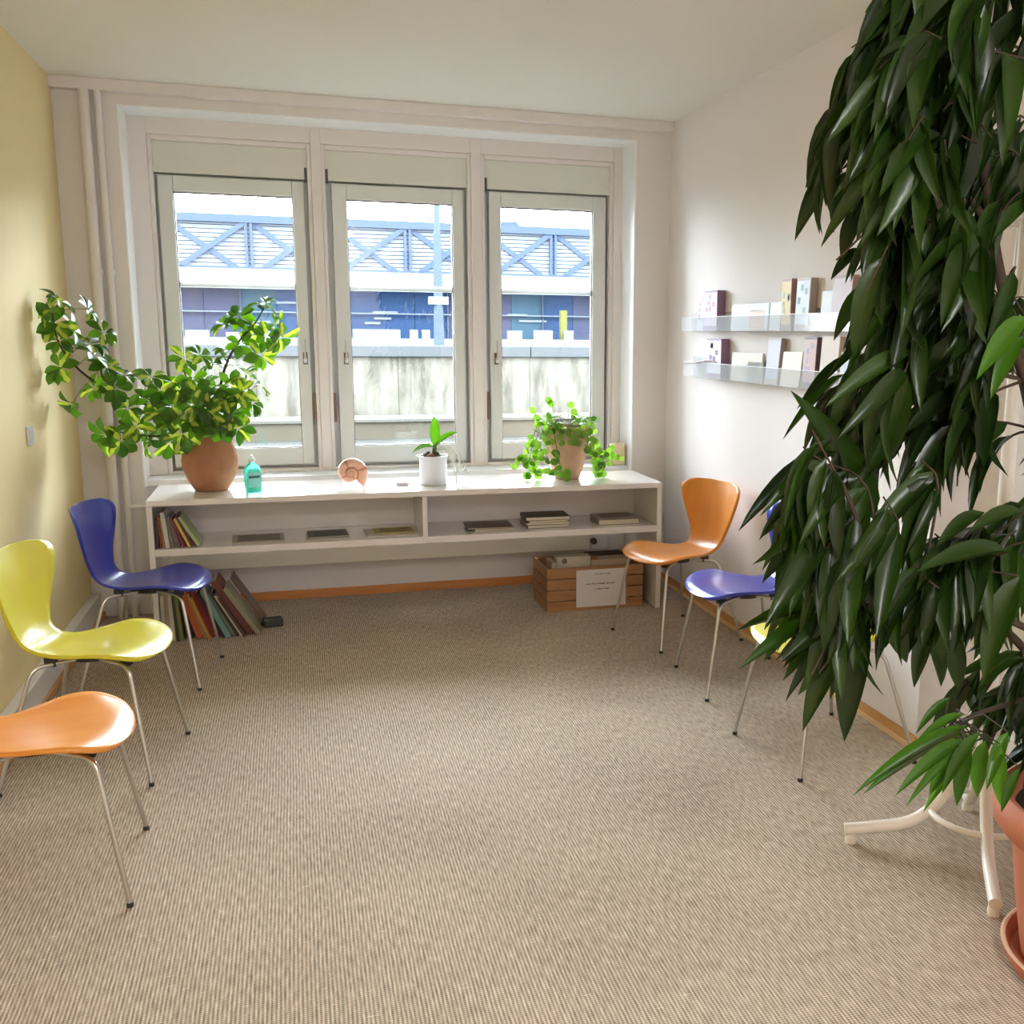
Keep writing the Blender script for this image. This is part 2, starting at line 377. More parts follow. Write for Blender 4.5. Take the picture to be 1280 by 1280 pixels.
for i in range(12):
    obj('concrete_panel', MB().box(j[i]-2+.002, j[i+1]-2-.002, 0, .3, 0, z_cop-z_bot+.6), M_CONC, cwall)
M_COPE = mat('grey_coping', (.034, .036, .038), .8, spec=.0)
for i in range(6):
    obj('coping_slab', MB().box(j[2*i]-2+.004, j[2*i+2]-2-.004, -.06, .36, z_cop-z_bot+.6, z_top-z_bot+.6), M_COPE, cwall, bevel=.01)
M_PLIN = mat('beige_plinth', (.036, .032, .024), .9, spec=.0, var=.2, vscale=3)
pl = thing('low_kerb_wall', 'low beige kerb wall at the foot of the concrete wall', 'wall', (2, 4.6, OZ(500, 546, 4.6)-.3))
obj('kerb_block', MB().box(-7, 7, 0, .5, 0, OZ(500, 527, 4.6)-OZ(500, 546, 4.6)+.3), M_PLIN, pl, bevel=.01)
obj('kerb_cap', MB().box(-7, 7, -.03, .52, OZ(500, 527, 4.6)-OZ(500, 546, 4.6)+.3, OZ(500, 525, 4.6)-OZ(500, 546, 4.6)+.31), mat('pale_kerb', (.042, .040, .035), .9, spec=.0), pl)
struct(box('street_ground', -30, 40, .5, 90, -.9, OZ(500, 546, 4.6)-.02, mat('pale_paving', (.023, .0235, .022), .9, spec=.0, var=.1, vscale=1)))

FY = 42.0
bld = thing('station_building', 'long glass and steel building with crossed trusses beyond the concrete wall', 'building', (8, FY, 0))
def bp(name, mb, material, bevel=0):
    o = obj(name, mb, material, None, bevel=bevel); o.parent = bld; o.matrix_parent_inverse = Matrix.Translation(-Vector(bld.location)); return o
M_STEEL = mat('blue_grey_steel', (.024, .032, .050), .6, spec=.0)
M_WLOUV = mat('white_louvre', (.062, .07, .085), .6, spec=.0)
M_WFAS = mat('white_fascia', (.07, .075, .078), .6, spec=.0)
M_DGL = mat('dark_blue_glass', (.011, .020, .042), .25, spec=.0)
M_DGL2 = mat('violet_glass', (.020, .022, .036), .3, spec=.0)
zr = OZ(500, 283, FY); zt0 = OZ(500, 340, FY); zf0 = OZ(500, 359, FY); zg0 = OZ(500, 426, FY); zs0 = OZ(500, 432, FY)-2.5
xl, xr = OX(150, 300, FY)-14, OX(850, 300, FY)+18
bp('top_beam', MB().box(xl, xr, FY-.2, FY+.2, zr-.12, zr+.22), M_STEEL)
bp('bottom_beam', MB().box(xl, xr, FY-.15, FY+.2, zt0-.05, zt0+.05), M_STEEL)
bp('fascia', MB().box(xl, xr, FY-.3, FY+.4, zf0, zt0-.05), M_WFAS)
nl = 11
for k in range(nl):
    z = zt0+(zr-zt0)*(k+.7)/(nl+.3)
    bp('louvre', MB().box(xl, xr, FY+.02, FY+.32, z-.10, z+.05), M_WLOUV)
bp('louvre_backing', MB().box(xl, xr, FY+.6, FY+.7, zt0, zr), M_STEEL)
bay = OX(550, 300, FY)-OX(311, 300, FY)
bay = bay*.98
x0 = OX(311, 300, FY)-2*bay
pitch = (OX(509, 300, FY)-OX(311, 300, FY))/2
hgt = zr-zt0
for k in range(-4, 14):
    x = OX(311, 300, FY)+pitch*(k-2)
    bp('truss_post', MB().box(x-.17, x-.05, FY-.16, FY-.02, zt0, zr).box(x+.05, x+.17, FY-.16, FY-.02, zt0, zr), M_STEEL)
    for sgn in (1, -1):
        a = Vector((x, FY-.1, zr)); c = Vector((x+sgn*pitch*.84, FY-.1, zt0))
        dr = (c-a); nrm = Vector((-dr.z, 0, dr.x)).normalized()*.11
        bp('truss_diagonal', MB().add([a-nrm+Vector((0, .05*sgn, 0)), a+nrm+Vector((0, .05*sgn, 0)), c+nrm+Vector((0, .05*sgn, 0)), c-nrm+Vector((0, .05*sgn, 0)), a-nrm+Vector((0, .05*sgn+.04, 0)), a+nrm+Vector((0, .05*sgn+.04, 0)), c+nrm+Vector((0, .05*sgn+.04, 0)), c-nrm+Vector((0, .05*sgn+.04, 0))],
           [(0, 1, 2, 3), (7, 6, 5, 4), (0, 4, 5, 1), (1, 5, 6, 2), (2, 6, 7, 3), (3, 7, 4, 0)]), M_STEEL)
# glass band: panes with mullions and a rail
pw = 1.55; k = 0; x = xl
bp('inner_wall', MB().box(xl, xr, FY+1.4, FY+1.5, zs0, zf0), M_STEEL)
M_DGL3 = mat('teal_glass', (.016, .030, .042), .3, spec=.0)
while x < xr:
    mm = (M_DGL, M_DGL, M_DGL2, M_DGL, M_DGL3, M_DGL, M_DGL2, M_DGL2)[(k*5) % 8]
    bp('glass_pane', MB().box(x+.012, x+pw-.012, FY+1.2, FY+1.25, zs0, zf0), mm)
    if k % 3 == 0: bp('mullion', MB().box(x-.03, x+.03, FY+1.05, FY+1.2, zs0, zf0), M_STEEL)
    x += pw; k += 1
bp('rail', MB().box(xl, xr, FY+.9, FY+1.0, OZ(500, 392, FY)-.025, OZ(500, 392, FY)+.025), M_WLOUV)
for k, (pa, pb, py) in enumerate(((300, 338, 404), (345, 372, 380), (468, 500, 390), (470, 492, 398), (458, 478, 404), (640, 665, 391), (655, 690, 399))):
    bp('blind_slat', MB().box(OX(pa, py, FY), OX(pb, py, FY), FY+1.1, FY+1.15, OZ(500, py, FY)-.05, OZ(500, py, FY)+.05), M_WLOUV)
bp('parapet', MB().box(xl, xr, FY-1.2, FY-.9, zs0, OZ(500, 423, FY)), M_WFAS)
for pa, pb, t in ((232, 262, 419), (283, 300, 421), (330, 352, 420), (441, 500, 416), (512, 522, 416), (527, 537, 416), (634, 652, 416), (667, 690, 415), (705, 716, 415)):
    bp('parapet_box', MB().box(OX(pa, t, FY-1), OX(pb, t, FY-1), FY-1.15, FY-.95, OZ(500, 424, FY-1), OZ(500, t-4, FY-1)), M_WFAS)
bp('yellow_pillar', MB().box(OX(697, 410, FY), OX(705, 410, FY), FY-.6, FY-.3, OZ(500, 424, FY), OZ(500, 385, FY)), mat('yellow_steel', (.05, .048, .016), .6, spec=.0))
lp = at(549, 432, 1, 20); lt = at(545, 215, 1, 20)
sl = thing('street_lamp', 'tall pale street lamp post standing before the glass building', 'lamp post', (lp.x, 20, -.6))
obj('post', MB().tube([(0, 0, 0), (0, 0, 2.0), (0, 0, 6.2)], [.16, .13, .06], 12), mat('galvanised_post', (.03, .038, .046), .5, spec=.0), sl, smooth=50)
obj('sign_box', MB().box(-.24, .24, -.12, .12, OZ(549, 381, 20)+.6, OZ(549, 371, 20)+.6), M_WFAS, sl, bevel=.01)
obj('lamp_arm', MB().tube([(0, 0, 6.1), (-.2, 0, 6.5), (-.9, 0, 6.7)], .05, 8).box(-1.5, -.8, -.14, .14, 6.66, 6.76), M_STEEL, sl)
hy = 75.0
rf = thing('distant_house', 'distant house with a dark slate hipped roof beyond the glass building', 'house', (at(650, 300, 1, hy).x, hy, 0))
hx0, hx1, hz0, hz1 = OX(598, 290, hy)-rf.location.x, OX(671, 290, hy)-rf.location.x, OZ(640, 300, hy), OZ(640, 275, hy)
obj('house_wall', MB().box(hx0+.3, hx1-.3, .3, 7.7, 0, hz0-1.0), M_WFAS, rf)
e = 1.2
obj('roof', MB().add([(hx0, 0, hz0-1), (hx1, 0, hz0-1), (hx1, 8, hz0-1), (hx0, 8, hz0-1), (hx0+e, 2, hz1), (hx1-e, 2, hz1+.1), (hx1-e, 6, hz1+.1), (hx0+e, 6, hz1)],
    [(3, 2, 1, 0), (4, 5, 6, 7), (0, 1, 5, 4), (1, 2, 6, 5), (2, 3, 7, 6), (3, 0, 4, 7)]), mat('slate_roof', (.014, .02, .03), .7, spec=.0), rf)

# ================================================================ SHELF UNIT
SZ = .7277; SF = -.632; SB = -.09; SX0, SX1 = .383, 3.050
sh = thing('shelf_unit', 'long low white lacquered shelf unit under the three windows', 'shelf', ((SX0+SX1)/2, (SF+SB)/2, 0))
def shp(name, x0, x1, y0, y1, z0, z1): return box(name, x0, x1, y0, y1, z0, z1, M_SHELF, sh, .0025)
shp('top_board', SX0, SX1, SF, SB, SZ-.030, SZ)
shp('side_panel', SX0, SX0+.026, SF+.004, SB, 0, SZ-.030)
shp('side_panel', SX1-.028, SX1, SF+.004, SB, 0, SZ-.030)
shp('middle_board', SX0+.026, SX1-.028, SF+.004, SB-.12, .447, .482)
shp('divider', 1.712, 1.738, SF+.006, SB-.132, .482, SZ-.030)
shp('back_panel', SX0+.026, SX1-.028, SB-.132, SB-.12, .482, SZ-.030)
# radiator behind / below
ra = thing('radiator', 'long flat cream radiator behind the shelf unit below the windows', 'radiator', (1.62, .05, .22))
obj('panel', MB().box(-1.26, 1.2, -.03, .04, 0, .30), M_RAD, ra, bevel=.006)
obj('end_cover', MB().box(1.202, 1.32, -.035, .04, .0, .28), M_REVEAL, ra, bevel=.006)
obj('valve', MB().tube([(1.21, -.03, .06), (1.21, -.055, .06)], .012, 10).tube([(1.21, -.055, .06), (1.21, -.08, .06)], .02, 12), M_DARKM, ra, smooth=40)
obj('bracket', MB().box(-.9, -.87, .04, .08, .02, .26).box(.87, .9, .04, .08, .02, .26), M_RAD, ra)

# ================================================================ CHAIRS
def shell_mesh():
    prof = [(.232, .425), (.222, .438), (.19, .452), (.12, .455), (.04, .447), (-.05, .440), (-.13, .441), (-.185, .455), (-.222, .492), (-.243, .55), (-.258, .62), (-.275, .70), (-.298, .795)]
    pts = bez([(x, 0, z) for x, z in prof], 10)
    L = [0]
    for i in range(1, len(pts)): L.append(L[-1]+(pts[i]-pts[i-1]).length)
    T = L[-1]
    def P(s):
        s = max(0, min(T, s))
        for i in range(1, len(L)):
            if L[i] >= s:
                t = (s-L[i-1])/max(1e-9, L[i]-L[i-1]); return pts[i-1].lerp(pts[i], t)
        return pts[-1]
    def Nn(s):
        a = P(max(0, s-.004)); b = P(min(T, s+.004)); t = (b-a).normalized(); return Vector((t.z, 0, -t.x)) if False else Vector((-t.z, 0, t.x))*-1
    def hw(u):
        if u < .20: return .226*(1-(1-u/.20)**2.6)**(1/2.15)
        if u < .54:
            t = (u-.20)/.34; t = t*t*(3-2*t); return .226+(.122-.226)*t
        if u < .90:
            t = (u-.54)/.36; return .122+(.243-.122)*(.55*t*t*(3-2*t)+.45*t**1.6)
        t = (u-.90)/.10; return .243*max(0, 1-t**3.0)**(1/3.0)
    us = []
    for i in range(12): us.append(.20*(1-math.cos(PI/2*(i/12))))
    for i in range(34): us.append(.20+.70*i/34)
    for i in range(15): us.append(.90+.10*math.sin(PI/2*(i/14)))
    us[0] = .0004; us[-1] = .9996
    nv = 16; V = []; F = []
    for u in us:
        s = u*T; p = P(s); wv = max(.002, hw(u))
        a = P(max(0, s-.01)); b = P(min(T, s+.01)); t = (b-a).normalized(); nrm = Vector((t.z, 0, -t.x))   # up / towards the sitter
        if nrm.z < 0 and nrm.x < 0: nrm = -nrm
        back = max(0, min(1, (u-.45)/.2))
        for k in range(nv+1):
            v = -1+2*k/nv; y = wv*v; q = (abs(y)/.24)**2
            off = (1-back)*(.030*q*(1-2.6*max(0, 1-u/.30)**2)) + back*.062*q
            V.append(p+nrm*off+Vector((0, y, 0)))
    n = nv+1
    for i in range(len(us)-1):
        for k in range(nv): F.append((i*n+k, i*n+k+1, (i+1)*n+k+1, (i+1)*n+k))
    mb = MB(); mb.add(V, F); me = mb.mesh('shell')
    bm = bmesh.new(); bm.from_mesh(me); bmesh.ops.remove_doubles(bm, verts=bm.verts, dist=.0005); bmesh.ops.recalc_face_normals(bm, faces=bm.faces)
    up = sum((f.normal.z for f in bm.faces if f.calc_center_median().x > 0))
    if up < 0: bmesh.ops.reverse_faces(bm, faces=bm.faces)
    bm.to_mesh(me); bm.free()
    for p in me.polygons: p.use_smooth = True
    return me
SHELL = {}
LEGS = {}
def make_chair(label, group, material, key):
    t = thing('shell_chair', label, 'chair', group=group)
    if key not in SHELL:
        me = shell_mesh(); me.materials.append(material); SHELL[key] = me
    s = obj('seat_shell', SHELL[key], None, t)
    so = s.modifiers.new('thick', 'SOLIDIFY'); so.thickness = .011; so.offset = -1
    if not LEGS:
        for nm, (fx, fy, kx, ky, cx, cy) in dict(fl=(.215, .2275, .150, .172, .0, .055), fr=(.215, -.2275, .150, -.172, .0, -.055), rl=(-.262, .258, -.165, .165, -.03, .055), rr=(-.262, -.258, -.165, -.165, -.03, -.055)).items():
            k = Vector((kx, ky, .413)); c = Vector((cx, cy, .413)); f = Vector((fx, fy, .012))
            a = k+(c-k).normalized()*.045; bq = k+(f-k).normalized()*.045
            arc = [a*(1-q)**2+k*2*q*(1-q)+bq*q*q for q in (0, .2, .4, .6, .8, 1)]
            lm = MB().tube([c]+arc+[f], .0075, 10).mesh('leg'); shade(lm, 60); lm.materials.append(M_CHROME)
            fm = MB().lathe([(.0085, 0), (.0092, .002), (.0092, .009), (.0080, .013)], (fx, fy, 0), 12).mesh('foot_cap'); fm.materials.append(M_RUBBER); shade(fm)
            LEGS[nm] = (lm, fm)
        pm = MB().lathe([(.085, .403), (.09, .406), (.09, .424), (.07, .432)], (-.015, 0, 0), 20).mesh('mounting_plate'); pm.materials.append(M_PLATE); shade(pm); LEGS['p'] = pm
        bm_ = MB().box(-.018, .018, -.012, .012, .405, .436).mesh('rubber_buffer'); bm_.materials.append(M_RUBBER); LEGS['b'] = bm_
    for nm in ('fl', 'fr', 'rl', 'rr'):
        lg = obj('leg', LEGS[nm][0], None, t); obj('foot_cap', LEGS[nm][1], None, lg)
    obj('mounting_plate', LEGS['p'], None, t); 
    for x, y in ((.13, .13), (.13, -.13), (-.12, .115), (-.12, -.115)): obj('rubber_buffer', LEGS['b'], None, t, loc=(x, y, 0))
    return t
def seat_chair(t, fa, fb, dx=0):
    """fa -> fb is the chair's left-hand direction between the two front feet"""
    a = at(*fa, 2, 0); b = at(*fb, 2, 0); ang = math.atan2(b.y-a.y, b.x-a.x)-PI/2
    m = (a+b)/2; h = Vector((math.cos(ang), math.sin(ang), 0)); o = m-h*.215
    t.location = (o.x+dx, o.y, 0); t.rotation_euler = (0, 0, ang)
seat_chair(make_chair('orange plywood shell chair in the row along the yellow wall', 'chairs along the yellow wall', M_ORANGE, 'o'), (163, 1133), (183, 1037))
seat_chair(make_chair('lime yellow shell chair between the blue and orange chairs along the yellow wall', 'chairs along the yellow wall', M_LIME, 'l'), (190, 982), (235, 918))
seat_chair(make_chair('blue shell chair against the yellow wall in front of leaning floor books', 'chairs along the yellow wall', M_BLUE, 'b'), (250, 863), (278, 822))
seat_chair(make_chair('orange plywood shell chair beside the wooden crate and white shelf unit', 'chairs along the white wall', M_ORANGE, 'o'), (767, 788), (825, 816))
seat_chair(make_chair('blue shell chair under the acrylic brochure racks along the white wall', 'chairs along the white wall', M_BLUE, 'b'), (845, 834), (884, 877))
seat_chair(make_chair('yellow shell chair half hidden behind the ficus along the white wall', 'chairs along the white wall', M_LIME, 'l'), (917, 917), (1002, 978))

# ================================================================ THINGS ON THE SHELF
TOP = SZ+.0006
# -- leaf meshes (unit length along +x, unit half width via scale in y)
def leaf_mesh(name, prof, droop=.25, fold=.12, n=8, tipcurl=0):
    vs = []; fs = []
    for i in range(n+1):
        u = i/n; wv = prof(u); x = u*(1-.12*droop*u); z = -droop*u*u*.5 + tipcurl*u**3
        vs += [(x, -wv, z+fold*wv), (x, 0, z), (x, wv, z+fold*wv)]
    for i in range(n):
        k = i*3; fs += [(k, k+3, k+4, k+1), (k+1, k+4, k+5, k+2)]
    return vs, fs
def prof_lance(u): return .5*max(.012, (math.sin(PI*min(1, u**.82)))**.8*(1-.25*u)) if u < .985 else .004
def prof_obov(u): return .5*max(.03, (math.sin(PI*min(1, u**1.35)))**.75)
def prof_ell(u): return .5*max(.03, math.sin(PI*u)**.6)
def mk_leaf(name, prof, droop, fold, material, n=8):
    v, f = leaf_mesh(name, prof, droop, fold, n); me = MB().add(v, f).mesh(name); me.materials.append(material)
    for p in me.polygons: p.use_smooth = True
    return me
def frame_M(p, d, up, L, wd):
    x = d.normalized(); z = (up-x*up.dot(x))
    if z.length < 1e-4: z = Vector((1, 0, 0))-x*x.x
    z.normalize(); y = z.cross(x)
    M = Matrix(((x.x*L, y.x*wd, z.x*L, p.x), (x.y*L, y.y*wd, z.y*L, p.y), (x.z*L, y.z*wd, z.z*L, p.z), (0, 0, 0, 1)))
    return M
def clear_of(M, vs, origin, axis, lim):
    lo = min((M @ Vector(v))[axis] for v in vs)+origin[axis]
    if lo < lim:
        M = M.copy(); M[axis][3] += lim-lo
    return M
def rv(s=1): return Vector((rnd.uniform(-s, s), rnd.uniform(-s, s), rnd.uniform(-s, s)))

# -- schefflera in clay pot
pc = Vector((.664, -.335, TOP))
sp = thing('potted_schefflera', 'variegated umbrella plant in a round brown clay pot on the shelf', 'potted plant', pc)
prof = [(.0, 0), (.078, 0), (.084, .008), (.115, .06), (.136, .12), (.139, .16), (.130, .21), (.112, .255), (.108, .275), (.113, .285), (.112, .29), (.100, .288), (.098, .265), (.0, .262)]
obj('pot', MB().lathe(prof, n=40, caps=False), M_CLAY, sp, smooth=60)
obj('soil', MB().lathe([(.0, .268), (.06, .272), (.099, .266)], n=24, caps=False), M_SOIL, sp)
LS = [mk_leaf('leaflet', prof_obov, dr, .25, M_SCHEF, 7) for dr in (.15, .4, .7)]
def toP(p): return Vector(p)-pc
base = pc+Vector((0, 0, .26))
trunks = [
    [base+Vector((-.03, 0, 0)), at(225, 520, 1, -.36), at(165, 500, 1, -.45), at(120, 478, 1, -.56), at(92, 455, 1, -.66), at(72, 425, 1, -.73), at(64, 385, 1, -.78)],
    [base+Vector((.02, 0, 0)), at(272, 500, 1, -.33), at(283, 455, 1, -.33), at(300, 425, 1, -.34), at(318, 405, 1, -.36), at(330, 385, 1, -.37)],
    [base, at(245, 500, 1, -.40), at(228, 460, 1, -.42)],
    [base+Vector((0, -.03, 0)), at(290, 510, 1, -.45), at(312, 490, 1, -.48)],
    [base+Vector((-.02, -.03, 0)), at(215, 545, 1, -.45), at(190, 545, 1, -.48), at(150, 540, 1, -.52)],
]
TP = []
for tr in trunks:
    pts = bez(tr, 6); TP += [(p, i/len(pts)) for i, p in enumerate(pts)]
    obj('stem', MB().tube([toP(p) for p in pts], [max(.003, .008-.005*i/len(pts)) for i in range(len(pts))], 8), M_BARK, sp, smooth=60)
zc = [(120, 130, -.78), (190, 90, -.76), (165, 195, -.75), (320, 130, -.70), (390, 235, -.66), (190, 270, -.74), (245, 215, -.70), (330, 285, -.66), (195, 390, -.70), (250, 550, -.62), (345, 335, -.62), (400, 385, -.60), (350, 480, -.58), (440, 480, -.55), (480, 420, -.52), (500, 570, -.5), (400, 690, -.55), (465, 710, -.55), (530, 650, -.5), (600, 430, -.45), (640, 490, -.43), (600, 540, -.42), (590, 715, -.46), (680, 725, -.45), (650, 660, -.44),
      (750, 350, -.42), (820, 335, -.40), (930, 195, -.36), (990, 165, -.35), (1095, 100, -.37), (1130, 130, -.36), (1060, 210, -.34), (1150, 205, -.38), (1170, 255, -.4), (1085, 335, -.42), (1000, 285, -.36), (935, 310, -.3), (870, 375, -.32), (780, 440, -.44), (730, 490, -.44), (850, 470, -.25), (950, 470, -.4), (1010, 425, -.42), (1085, 470, -.45), (1050, 545, -.47), (985, 565, -.3), (900, 560, -.46), (820, 560, -.47), (740, 570, -.4), (770, 625, -.48), (850, 625, -.49), (935, 615, -.49), (985, 660, -.46), (700, 640, -.44), (800, 500, -.5), (870, 520, -.5), (930, 530, -.48), (780, 560, -.52), (860, 590, -.52), (960, 600, -.5), (720, 600, -.5), (900, 640, -.52), (820, 650, -.52), (1000, 500, -.5), (690, 560, -.48), (740, 680, -.5), (1040, 250, -.3), (1110, 250, -.42), (960, 380, -.28), (640, 590, -.5)]
leafl = []
for X, Y, yy in zc:
    c = at(20+X/3.556, 350+Y/3.556, 1, yy)
    # petiole to the nearest stem point that is a little lower
    q = min(TP, key=lambda t: (t[0]-c).length+(.04 if t[0].z > c.z else 0))[0]
    out = (c-q); out = out.normalized() if out.length > .01 else Vector((0, -1, .3)).normalized()
    mid = (c+q)/2+Vector((0, 0, .012))
    obj('petiole', MB().tube([toP(q), toP(mid), toP(c)], .0016, 5), M_STEMG, sp)
    ax = (out*.8+Vector((0, -.5, .25))+rv(.35)).normalized()
    e1 = ax.orthogonal().normalized(); e2 = ax.cross(e1); a0 = rnd.uniform(0, 6)
    n = rnd.choice((6, 7, 7)); L0 = rnd.uniform(.068, .098)
    for i in range(n):
        a = a0+2*PI*i/n+rnd.uniform(-.2, .2)
        dr = (e1*math.cos(a)+e2*math.sin(a))+ax*.25+Vector((0, 0, -.2))
        L = L0*rnd.uniform(.85, 1.15)
        p0 = c+dr.normalized()*.008
        if p0.x < .07: p0.x = .07
        tipx = p0.x+dr.normalized().x*L
        if tipx < .02: dr.x += (.02-tipx)/L
        leafl.append((Matrix.Translation(-pc) @ frame_M(p0, dr, ax, L, L*rnd.uniform(.5, .62)), L, yy))
leafl.sort(key=lambda t: -t[1]*(1-t[2]*.5))
LSG = [leaf_mesh('leaflet', prof_obov, dr, .25, 7) for dr in (.15, .4, .7)]
lmb = MB()
for k, (M, L, yy) in enumerate(leafl):
    M = clear_of(M, LSG[2][0]+LSG[0][0], pc, 0, .006)
    if k < 300: obj('leaflet', rnd.choice(LS), None, sp, M=M)
    else:
        v, f = rnd.choice(LSG); lmb.add([M @ Vector(q) for q in v], f)
M_SCHEF2 = leaf_mat('schefflera_inner_leaf', srgb(50, 84, 28), srgb(100, 146, 44), .3, .36)
o = obj('inner_foliage', lmb, M_SCHEF2, sp); o['kind'] = 'stuff'
for p in o.data.polygons: p.use_smooth = True

# -- sanitiser bottle
bo = at(317, 616, 2, SZ); bt = thing('gel_bottle', 'clear bottle of turquoise hand gel with a white cap', 'bottle', (bo.x, bo.y, TOP), .35)
def rrect(wd, dp, n=5, r=.012):
    o = []
    for cx, cy, a0 in ((1, 1, 0), (-1, 1, 90), (-1, -1, 180), (1, -1, 270)):
        for k in range(n):
            a = math.radians(a0+90*k/(n-1)); o.append((cx*(wd-r)+r*math.cos(a), cy*(dp-r)+r*math.sin(a)))
    return o
def loft(sec):
    vs = []; n = len(sec[0][0])
    for ring, z in sec: vs += [(x, y, z) for x, y in ring]
    fs = [(i*n+k, i*n+(k+1) % n, (i+1)*n+(k+1) % n, (i+1)*n+k) for i in range(len(sec)-1) for k in range(n)]
    fs += [tuple(range(n-1, -1, -1)), tuple((len(sec)-1)*n+k for k in range(n))]
    return MB().add(vs, fs)
M_GEL = mat('turquoise_gel', srgb(96, 240, 214), .12, trans=.7)
obj('body', loft([(rrect(.036, .02), 0), (rrect(.038, .022), .006), (rrect(.040, .023), .06), (rrect(.041, .023), .115), (rrect(.034, .02), .135), (rrect(.018, .0155, r=.012), .15), (rrect(.014, .0135, r=.012), .16)]), M_GEL, bt, smooth=50)
obj('label_print', MB().box(-.03, .03, -.0242, -.0236, .03, .108), mat('pale_label', srgb(150, 222, 214), .5), bt)
obj('label_band', MB().box(-.028, .028, -.0248, -.0243, .078, .09), mat('label_band', srgb(60, 96, 110), .5), bt)
cp = obj('cap', MB().lathe([(.015, .158), (.016, .16), (.016, .172), (.011, .18), (.007, .182), (.006, .194), (.0, .195)], n=20, caps=False), M_CERAM, bt, smooth=40)

# -- snail shell
ps = at(437, 611, 2, SZ)
sn = thing('snail_shell', 'large pinkish striped snail shell lying on the shelf', 'shell', (ps.x+.005, ps.y, TOP), .15)
vs = []; fs = []; nt_, ns = 110, 20
for i in range(nt_+1):
    ph = 2*PI*3.6*(1-i/nt_); s_ = math.exp(-.155*ph); th = math.radians(-48)+ph      # ph = angle back from the mouth
    Rc = .072*s_; rr = .040*s_
    ce = Vector((Rc*math.cos(th), -.055*(1-s_)+.03, Rc*math.sin(th)))
    for k in range(ns):
        a = 2*PI*k/ns; er = Vector((math.cos(th), 0, math.sin(th)))
        vs.append(ce+er*(rr*math.cos(a))+Vector((0, 1, 0))*(rr*1.1*math.sin(a)))
for i in range(nt_):
    for k in range(ns): fs.append((i*ns+k, i*ns+(k+1) % ns, (i+1)*ns+(k+1) % ns, (i+1)*ns+k))
M_SHELLM = mat('shell_pink', srgb(236, 186, 158), .35, var=.12, vscale=25)
M_SHELLB = mat('shell_brown_band', srgb(206, 140, 108), .4)
vv = [Vector(v) for v in vs]; zm = min(v.z for v in vv)
fs += [tuple(nt_*ns+k for k in range(ns))]
vv = [(v.x, v.y, v.z-zm) for v in vv]
wh = obj('whorl', MB().add(vv, fs), M_SHELLM, sn, smooth=70); wh.data.materials.append(M_SHELLB)
for i, p in enumerate(wh.data.polygons):           # growth bands across the whorls and the dark seam between them
    ring, k = divmod(i, ns)
    if i < nt_*ns and (ring % 8 == 0 and ring > 76 or k == 12): p.material_index = 1

# -- small white object
pw_ = at(503, 607, 2, SZ)
tag(obj('folded_note', loft([([(-.03, -.012), (.028, -.015), (.034, .010), (-.026, .014)], 0), ([(-.032, -.010), (.028, -.012), (.036, .012), (-.024, .012)], .006), ([(-.038, -.004), (.02, -.006), (.03, .010), (-.02, .010)], .016)]), mat('greyish_paper', srgb(226, 222, 232), .7), None, loc=(pw_.x, pw_.y, TOP)), 'small crumpled grey white note between the snail shell and orchid', 'paper')

# -- orchid
po = at(542, 605, 2, SZ); po.z = TOP
orc = thing('potted_orchid', 'small leafy orchid without flowers in a plain white pot', 'potted plant', po)
obj('pot', MB().lathe([(.0, 0), (.070, 0), (.074, .006), (.075, .135), (.083, .148), (.084, .158), (.078, .158), (.072, .146), (.0, .14)], n=40, caps=False), M_CERAM, orc, smooth=50)
for i in range(22):
    a = rnd.uniform(0, 2*PI); rr = rnd.uniform(0, .055); M = Matrix.Translation((rr*math.cos(a), rr*math.sin(a), .150+rnd.uniform(0, .02))) @ Matrix.Rotation(rnd.uniform(0, 3), 4, 'Z') @ Matrix.Rotation(rnd.uniform(-.6, .6), 4, 'Y')
    obj('bark_chip', MB().box(-.018, .018, -.009, .009, -.006, .006, M), M_BARK if i % 3 else mat('red_bark', srgb(140, 96, 80), .8), orc, bevel=.002)
obj('crown', MB().tube([(.008, 0, .15), (.01, 0, .19), (.012, 0, .215)], [.014, .013, .006], 10), M_STEMG, orc, smooth=60)
LO = [mk_leaf('leaf', prof_ell, dr, .3, M_ORCH, 10) for dr in (.05, .35, .9)]
for d, L, wd, mi, up in (((.0, -.05, 1), .17, .056, 0, (0, -1, 0)), ((.75, .1, .62), .16, .04, 1, (-.3, -.5, .9)), ((-1, -.1, .25), .13, .042, 2, (0, 0, 1)), ((.4, .7, .5), .12, .04, 1, (0, 0, 1)), ((-.3, .8, .35), .1, .04, 2, (0, 0, 1))):
    obj('leaf', LO[mi], None, orc, M=frame_M(Vector((.01, 0, .20)), Vector(d), Vector(up), L, wd))
M_ROOT = mat('aerial_root', srgb(206, 206, 190), .6)
for i in range(11):
    a = rnd.uniform(-1.2, 1.0); e = .07+rnd.uniform(0, .07)
    p = [(.01, 0, .175), (.03*math.cos(a)+.02, .03*math.sin(a), .185+rnd.uniform(0, .02)), (e*.85*math.cos(a)+.03, e*math.sin(a)*.6, .175+rnd.uniform(-.01, .03)), (e*math.cos(a)+.045, e*math.sin(a)*.6, .10+rnd.uniform(-.04, .05)), (e*math.cos(a)+.05+rnd.uniform(-.03, .03), e*math.sin(a)*.6, rnd.choice((.004, .05, .09)))]
    obj('aerial_root', MB().tube(bez(p, 5), .0022, 6), M_ROOT, orc, smooth=60)

